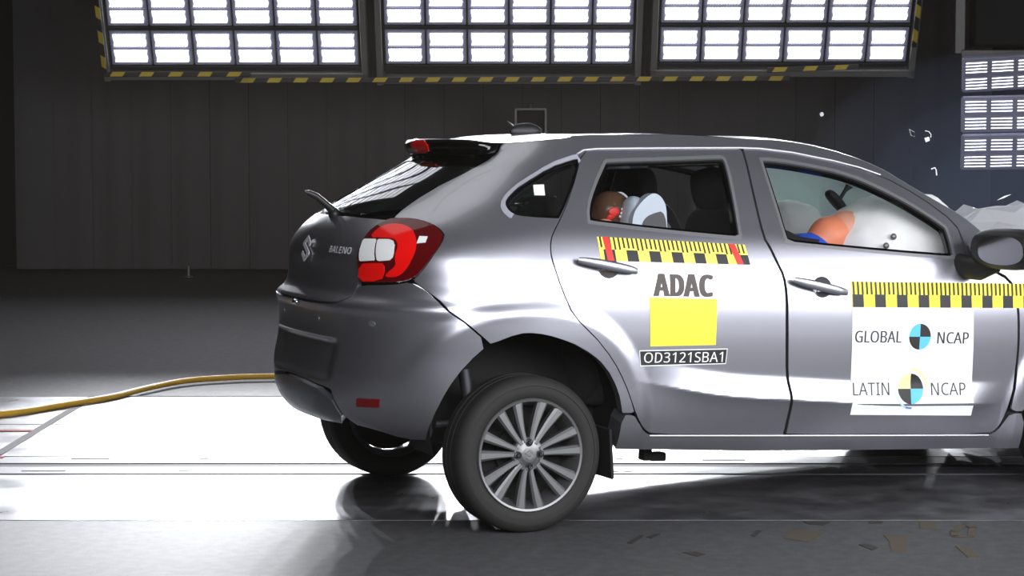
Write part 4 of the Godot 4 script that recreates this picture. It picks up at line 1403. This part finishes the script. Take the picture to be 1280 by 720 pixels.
	b.tube([Vector3(.22, 1.265, .25), Vector3(.27, 1.268, .25), Vector3(.31, 1.245, .25), Vector3(.345, 1.235, .25)], [.02, .03, .03, .01], 12, true, Vector3.UP, 1.6, 0.8)
	part("tray_shell", b, M.teal_plastic, g)
	b = MB.new()
	b.tube([Vector3(.345, 1.236, .25), Vector3(.36, 1.25, .25), Vector3(.372, 1.275, .25)], [.012, .015, .006], 8)
	part("blue_tab", b, M.pale_blue, g)
	b = MB.new()
	b.box(T(.30, 1.02, .25), Vector3(.16, .42, .2), 0.02)
	part("support_box", b, M.black_matte, g)
	g = thing("measuring_camera", "small metal-bodied camera clamped behind the rear quarter window", "camera", tc.origin, 0.41015)
	b = MB.new()
	b.tube([Vector3(.14, 1.25, .32), Vector3(.20, 1.25, .32)], .014, 12)
	b.tube([Vector3(.195, 1.25, .32), Vector3(.225, 1.25, .32)], .022, 12)
	part("camera_body", b, M.chrome, g)
	b = MB.new()
	b.box(T(.19, 1.03, .32), Vector3(.03, .42, .03), 0.004)
	part("stand", b, M.black_matte, g)

func bag(b: MB, c: Vector3, r: Vector3, tilt: float, sd: int) -> void:
	var f := FastNoiseLite.new()
	f.seed = sd
	f.frequency = 1.4
	var bs := Basis(Vector3.BACK, tilt)
	var P := func(i: int, k: int) -> Vector3:
		var a := -PI / 2 + PI * i / 28.0
		var w := TAU * (k % 40) / 40.0
		var d := Vector3(signf(cos(w)) * pow(absf(cos(w)), .8) * pow(absf(cos(a)), .8), signf(sin(a)) * pow(absf(sin(a)), .85), signf(sin(w)) * pow(absf(sin(w)), .8) * pow(absf(cos(a)), .8))
		return c + bs * (d * r * (1.0 + 0.06 * f.get_noise_3dv(d * 1.6)))
	var N := func(i: int, k: int) -> Vector3:
		var n: Vector3 = (P.call(i, k + 1) - P.call(i, k + 39)).cross(P.call(mini(i + 1, 28), k) - P.call(maxi(i - 1, 0), k))
		var o: Vector3 = P.call(i, k) - c
		if n.length() < 1e-7: return o.normalized()
		n = n.normalized()
		return n if n.dot(o) > 0 else -n
	for i in 28:
		for k in 40:
			b.quad(P.call(i, k), P.call(i, k + 1), P.call(i + 1, k + 1), P.call(i + 1, k), N.call(i, k), N.call(i, k + 1), N.call(i + 1, k + 1), N.call(i + 1, k))

func hazard(b: MB, o: Node, a: Vector3, c: Vector3, h: float) -> void:
	var d := c - a
	var n := int(d.length() / 0.24)
	var ex := d.normalized()
	var ez := Vector3.BACK
	var ey := ez.cross(ex).normalized()
	ez = ex.cross(ey)
	b.box(Transform3D(Basis(ex, ey, ez), (a + c) / 2), Vector3(d.length(), h, 0.04), 0.003)
	part("beam", b, M.hazard_black, o)
	var s := MB.new()
	s.slab(PackedVector2Array([Vector2(-.075, -h * .48), Vector2(.045, -h * .48), Vector2(.075, h * .48), Vector2(-.045, h * .48)]), 0.003)
	var m := s.mesh()
	for k in n:
		var q := put("hazard_stripe", m, M.hazard_yellow, o)
		q.transform = Transform3D(Basis(ex, ey, ez), a + ex * (0.12 + k * d.length() / n) + ez * 0.0195)

func build_small_things() -> void:
	var g := "hazard-striped beams of the floodlight gantry"
	var lean := 0.5
	for q in [
		["hazard-striped beam under the floodlight above bare floor", Vector3(-3.83, 2.145, -19.9), Vector3(-2.46, 2.145, -19.9)],
		["longest hazard-striped beam, running under the middle floodlight", Vector3(-2.61, 2.088, -19.95), Vector3(2.62, 2.108, -19.95)],
		["short hazard-striped beam under the floodlight nearest the mast", Vector3(2.40, 2.185, -19.9), Vector3(3.26, 2.215, -19.9)],
		["hazard-striped upright beside the floodlight above bare floor", Vector3(-3.83, 2.16, -19.9), Vector3(-3.83, 2.16 + 3.3 * cos(lean), -19.9 + 3.3 * sin(lean))],
		["hazard-striped upright beside the floodlight nearest the mast", Vector3(3.76, 2.4, -19.8), Vector3(3.76, 2.4 + 3.0 * cos(lean), -19.8 + 3.0 * sin(lean))]]:
		var o := thing("hazard_rail", q[0], "beam", Vector3.ZERO, 0.0, g)
		var b := MB.new()
		hazard(b, o, q[1], q[2], 0.045)
	# steel mast with three stacked floodlights
	var o := thing("steel_mast", "dark steel mast and box head carrying the stacked floodlights", "mast", Vector3(4.45, 0, -20.3))
	var b := MB.new()
	b.box(T(0.9, 2.6, -0.3), Vector3(.16, 5.2, .16), 0.01)
	part("post", b, M.steel_dark, o)
	b = MB.new()
	b.box(T(-.16, 3.6, 0), Vector3(.10, 2.5, .10), 0.01)
	b.box(T(.5, 2.35, 0), Vector3(1.3, .08, .12), 0.01)
	part("outrigger", b, M.frame_grey, o)
	b = MB.new()
	b.box(T(.62, 2.9, -.05), Vector3(1.3, .95, .3), 0.02)
	part("head_box", b, M.black_matte, o)
	var nm := ["topmost of the three stacked floodlights by the mast", "middle one of the three stacked floodlights by the mast", "lowest of the three stacked floodlights by the mast"]
	for k in 3:
		var f := thing("stacked_floodlight", nm[k], "floodlight", Vector3(4.19 + 0.0, [2.115, 1.755, 1.40][k], -19.6), [-0.05, -0.03, -0.06][k], "stacked floodlights on the mast")
		f.rotation.x = [0.35, 0.12, 0.25][k]
		f.rotation.z = [0.06, 0.02, 0.02][k]
		b = MB.new()
		b.box(T(.60, 0, -.05), Vector3(1.22, .345, .08), 0.02)
		part("case", b, M.housing, f)
		b = MB.new()
		for r in 4: b.box(T(0, (r - 1.5) * .030, 0), Vector3(.195, .0085, .006), 0.003)
		var cm := b.mesh()
		b = MB.new()
		b.box(T(0, 0, 0), Vector3(.215, .13, .012), 0.004)
		var back := b.mesh()
		for c in 5:
			for r in 2:
				var cell := put("lamp_cell", back, M.housing, f)
				cell.position = Vector3(.115 + c * .24, (r - .5) * .158, -.005)
				put("led_rows", cm, M.led_glow, cell).position = Vector3(0, 0, .008)
		var l := SpotLight3D.new()
		l.name = "lamp_light"
		f.add_child(l)
		l.position = Vector3(.6, .08, .03)
		l.light_energy = 3.0
		l.light_size = 0.02
		l.spot_range = 60.0
		l.spot_attenuation = 2.0
		l.spot_angle = 22.0
		l.spot_angle_attenuation = 0.9
		l.light_color = Color(0.97, 0.98, 1.0)
		l.shadow_enabled = true
		l.look_at_from_position(f.transform * l.position, Vector3(2.2, .8, -9.5))
	# fittings by the curtain
	o = thing("wall_camera", "small square camera housing mounted before the curtain, above the car roof", "camera", Vector3(.20, 1.72, -22.6))
	b = MB.new()
	for q in [[-.16, 0, .025, .30], [.16, 0, .025, .30]]: b.box(T(q[0], q[1], .05), Vector3(q[2], q[3], .08), 0.004)
	for q in [[0, .14, .30, .025], [0, -.14, .30, .025]]: b.box(T(q[0], q[1], .05), Vector3(q[2], q[3], .08), 0.004)
	part("frame", b, M.frame_grey, o)
	b = MB.new()
	b.box(T(0, 0, 0), Vector3(.29, .26, .10), 0.01)
	part("case", b, M.black_matte, o)
	b = MB.new()
	b.tube([Vector3(0, -.13, 0), Vector3(0, -1.72, 0)], .025, 10)
	b.box(T(0, -1.70, 0), Vector3(.3, .03, .3), 0.01)
	b.box(T(0, .18, 0), Vector3(.05, .06, .05), 0.01)
	part("stand", b, M.steel_dark, o)
	o = thing("bollard", "short dull metal post on the floor before the curtain", "post", Vector3(-3.62, 0, -23.5))
	b = MB.new()
	b.lathe([Vector2(.0001, 0), Vector2(.05, 0), Vector2(.05, .01), Vector2(.02, .02), Vector2(.018, .13), Vector2(.0001, .135)], 14, T(0, 0, 0, -PI / 2, 0, 0))
	part("post", b, M.seal_grey, o)
	# cable
	b = MB.new()
	var cp := []
	var cv := Curve3D.new()
	for p in [[-6.5, -9.4], [-4.4, -10.3], [-3.4, -10.95], [-2.795, -11.41], [-2.55, -11.8], [-2.334, -12.2], [-2.2, -12.65], [-2.03, -13.03], [-1.78, -13.22], [-1.5, -13.29], [-.9, -13.32], [0.2, -13.35], [2.0, -13.3]]:
		cv.add_point(Vector3(p[0], .019, p[1]))
	for i in cv.point_count:
		var t := (cv.get_point_position(mini(i + 1, cv.point_count - 1)) - cv.get_point_position(maxi(i - 1, 0))) / 6.0
		cv.set_point_in(i, -t); cv.set_point_out(i, t)
	for p in cv.tessellate(5, 2): cp.append(p)
	b.tube(cp, .018, 12)
	tag(part("power_cable", b, M.cable_orange), "thick orange cable curving over the floor towards the car's rear bumper", "cable")
	# floor tape
	b = MB.new()
	b.box(T(-2.475, .0015, -11.2), Vector3(.05, .003, 2.35), 0.001)
	tag(part("floor_tape", b, M.tape_dark), "dark grey tape line running away along the edge of the white plates", "tape", "floor tapes")
	b = MB.new()
	b.box(T(-1.6, .0015, -12.36), Vector3(1.75, .003, .035), 0.001)
	tag(part("floor_tape", b, M.tape_dark), "thin dark tape line across the floor behind the car, farthest seam", "tape", "floor tapes")
	b = MB.new()
	b.box(T(-2.9, .0025, -10.87), Vector3(.82, .003, .055), 0.001)
	tag(part("floor_tape", b, M.tape_red), "red tape strip on the floor ending at the dark tape line", "tape", "floor tapes")
	b = MB.new()
	b.box(T(-2.72, .0025, -9.95), Vector3(.6, .003, .05), 0.001)
	tag(part("floor_tape", b, M.tape_red), "red tape strip beside the rail slot, nearest to the camera", "tape", "floor tapes")
	# scraps of tape on the grey floor in front
	var tg := "tape scraps on the grey floor in front of the car"
	for q in [
		[[[1.027, -7.884], [1.088, -8.066], [1.2, -8.007], [1.11, -7.804]], 0, "large brown diamond-shaped tape scrap on the grey floor"],
		[[[1.417, -7.949], [1.501, -7.916], [1.444, -7.618], [1.388, -7.618], [1.418, -7.82]], 0, "brown tape scrap bent like a flag on the grey floor"],
		[[[1.645, -7.725], [1.689, -7.71], [1.69, -7.513], [1.647, -7.513]], 0, "brown slanted tape strip on the grey floor, below the torn ring of tape"],
		[[[1.611, -8.239], [1.677, -8.239], [1.642, -8.066], [1.584, -8.083]], 0, "brown tape square touching the seam of the grey floor"],
		[[[1.291, -7.756], [1.326, -7.772], [1.354, -7.694], [1.323, -7.648]], 1, "small dark tape scrap between the diamond and the flag-shaped scrap"],
		[[[0.62, -7.603], [0.674, -7.618], [0.705, -7.573], [0.671, -7.528]], 1, "dark tape scrap lying nearest to the rear wheel in the foreground"],
		[[[0.908, -7.933], [0.946, -8.049], [0.963, -8.032], [0.925, -7.916]], 1, "narrow dark tape sliver beside the large brown diamond"],
		[[[1.149, -8.239], [1.257, -8.222], [1.221, -8.152], [1.167, -8.169]], 1, "dark tape scrap on the seam above the brown diamond"],
		[[[0.431, -7.788], [0.489, -7.949], [0.503, -7.933], [0.448, -7.772]], 1, "thin slanting tape sliver, closest to the rear wheel"],
		[[[1.408, -8.239], [1.468, -8.239], [1.453, -8.187], [1.409, -8.187]], 1, "small dark tape scrap on the seam above the flag-shaped scrap"],
		[[[0.51, -7.9], [0.552, -7.982], [0.569, -7.966], [0.53, -7.884]], 1, "thin tape sliver second from the rear wheel"]]:
		b = MB.new()
		var c := Vector2.ZERO
		for p in q[0]: c += Vector2(p[0], -p[1]) / q[0].size()
		var pl := PackedVector2Array()
		for p in q[0]: pl.append(Vector2(p[0], -p[1]) - c)
		b.slab(pl, .0015, T(0, 0, 0, -PI / 2, 0, 0))
		var sc := part("tape_scrap", b, M.tape_dusk if q[1] else M.tape_brown)
		sc.position = Vector3(c.x, .0003, -c.y)
		tag(sc, q[2], "tape", tg)
	b = MB.new()
	var rp := [[1.685, -7.916], [1.70, -8.016], [1.776, -8.169], [1.795, -8.10], [1.743, -7.916]]
	for i in 5:
		var a: Array = rp[i]
		var c2: Array = rp[(i + 1) % 5]
		var d := Vector3(c2[0] - a[0], 0, c2[1] - a[1])
		b.box(Transform3D(Basis(Vector3.UP, atan2(-d.z, d.x)), Vector3((a[0] + c2[0]) / 2, .002, (a[1] + c2[1]) / 2)), Vector3(d.length() + .02, .002, .028), 0.0005)
	tag(part("tape_scrap", b, M.tape_brown), "torn brown ring of tape on the grey floor", "tape", tg)
	# flying debris
	var dg := "debris flying above the bonnet"
	b = MB.new()
	b.lathe([Vector2(.0001, -.003), Vector2(.011, -.003), Vector2(.012, 0), Vector2(.011, .003), Vector2(.0001, .003)], 18, T(0, 0, 0, 0, .3, 0))
	var fd := part("debris_disc", b, M.seal_grey)
	fd.scale = Vector3.ONE * .85
	fd.position = Vector3(1.349, 1.619, -9.2)
	tag(fd, "small round grey disc flying above the roof", "debris", dg)
	b = MB.new()
	b.slab(PackedVector2Array([Vector2(-.02, .012), Vector2(.012, .02), Vector2(.022, -.004), Vector2(-.006, -.016)]), .008, T(0, -.014, 0, 0.2, 0.3, 0))
	b.tube([Vector3(-.01, .045, 0), Vector3(.015, .04, 0), Vector3(.03, .02, 0), Vector3(.028, 0, 0)], .003, 6)
	fd = part("debris_shard", b, M.sticker_white)
	fd.scale = Vector3.ONE * .65
	fd.position = Vector3(1.808, 1.518, -9.2)
	tag(fd, "bright white shard with a curved wire tail flying above the windscreen", "debris", dg)
	b = MB.new()
	b.tube([Vector3(-.012, .012, 0), Vector3(.01, .0, 0), Vector3(.012, -.02, 0), Vector3(-.004, -.014, 0), Vector3(-.012, .012, 0)], .0025, 6)
	fd = part("debris_clip", b, M.seal_grey)
	fd.position = Vector3(1.744, 1.542, -9.2)
	tag(fd, "grey triangular clip flying beside the white shard", "debris", dg)
	b = MB.new()
	b.tube([Vector3(-.014, .006, 0), Vector3(.002, .012, 0), Vector3(.008, .0, 0), Vector3(.01, -.022, 0)], .003, 6)
	fd = part("debris_hook", b, M.sticker_white)
	fd.position = Vector3(1.844, 1.375, -9.2)
	tag(fd, "tiny pale hook-shaped fragment flying low over the windscreen pillar", "debris", dg)
	b = MB.new()
	b.slab(PackedVector2Array([Vector2(-.03, -.01), Vector2(.0, .0), Vector2(.03, .016), Vector2(.0, .008)]), .005)
	fd = part("debris_sliver", b, M.sticker_white)
	fd.position = Vector3(2.15, 1.255, -9.2)
	tag(fd, "thin white sliver flying just above the crumpled bonnet", "debris", dg)
	# unseen barrier added beyond the frame to block light past the car
	var cb := thing("added_crash_barrier", "unseen grey concrete crash barrier with a metal honeycomb face, added to block light past the car", "barrier", Vector3(-0.263 + 3.3 * cos(0.41015), 0, -8.7576 - 3.3 * sin(0.41015)), 0.41015)
	b = MB.new()
	b.box(T(1.2, .50, -.1), Vector3(1.3, 1.0, 3.2), 0.03)
	part("block", b, M.concrete, cb)
	b = MB.new()
	b.box(T(.28, .55, -.1), Vector3(.5, .65, 1.6), 0.02)
	b.box(T(.06, .48, -.1), Vector3(.09, .33, 1.6), 0.01)
	part("honeycomb", b, M.seal_grey, cb)
	# smoke drifting off the front of the car
	for q in [[Vector3(2.25, 1.28, -10.2), Vector3(1.7, 1.3, 1.6), .07, "thin blue-grey smoke drifting behind the windscreen and bonnet"], [Vector3(2.35, 1.22, -10.2), Vector3(1.3, 1.0, 1.3), .09, "denser smoke low over the bonnet"], [Vector3(2.4, 1.18, -10.2), Vector3(.9, .7, 1.0), .11, "thickest smoke rising from the middle of the bonnet"], [Vector3(1.50, 1.22, -9.75), Vector3(.16, .24, .16), 2.2, "small puff of pale smoke inside the car by the driver airbag"]]:
		var fv := FogVolume.new()
		fv.name = numbered("smoke")
		add_child(fv)
		fv.shape = RenderingServer.FOG_VOLUME_SHAPE_ELLIPSOID
		fv.size = q[1]
		fv.position = q[0]
		var fm := FogMaterial.new()
		fm.density = q[2]
		fm.albedo = Color(0.62, 0.68, 0.82) if fv.size.x > 0.5 else Color(0.82, 0.88, 0.98)
		fv.material = fm
		tag(fv, q[3], "smoke")
		fv.set_meta("kind", "stuff")
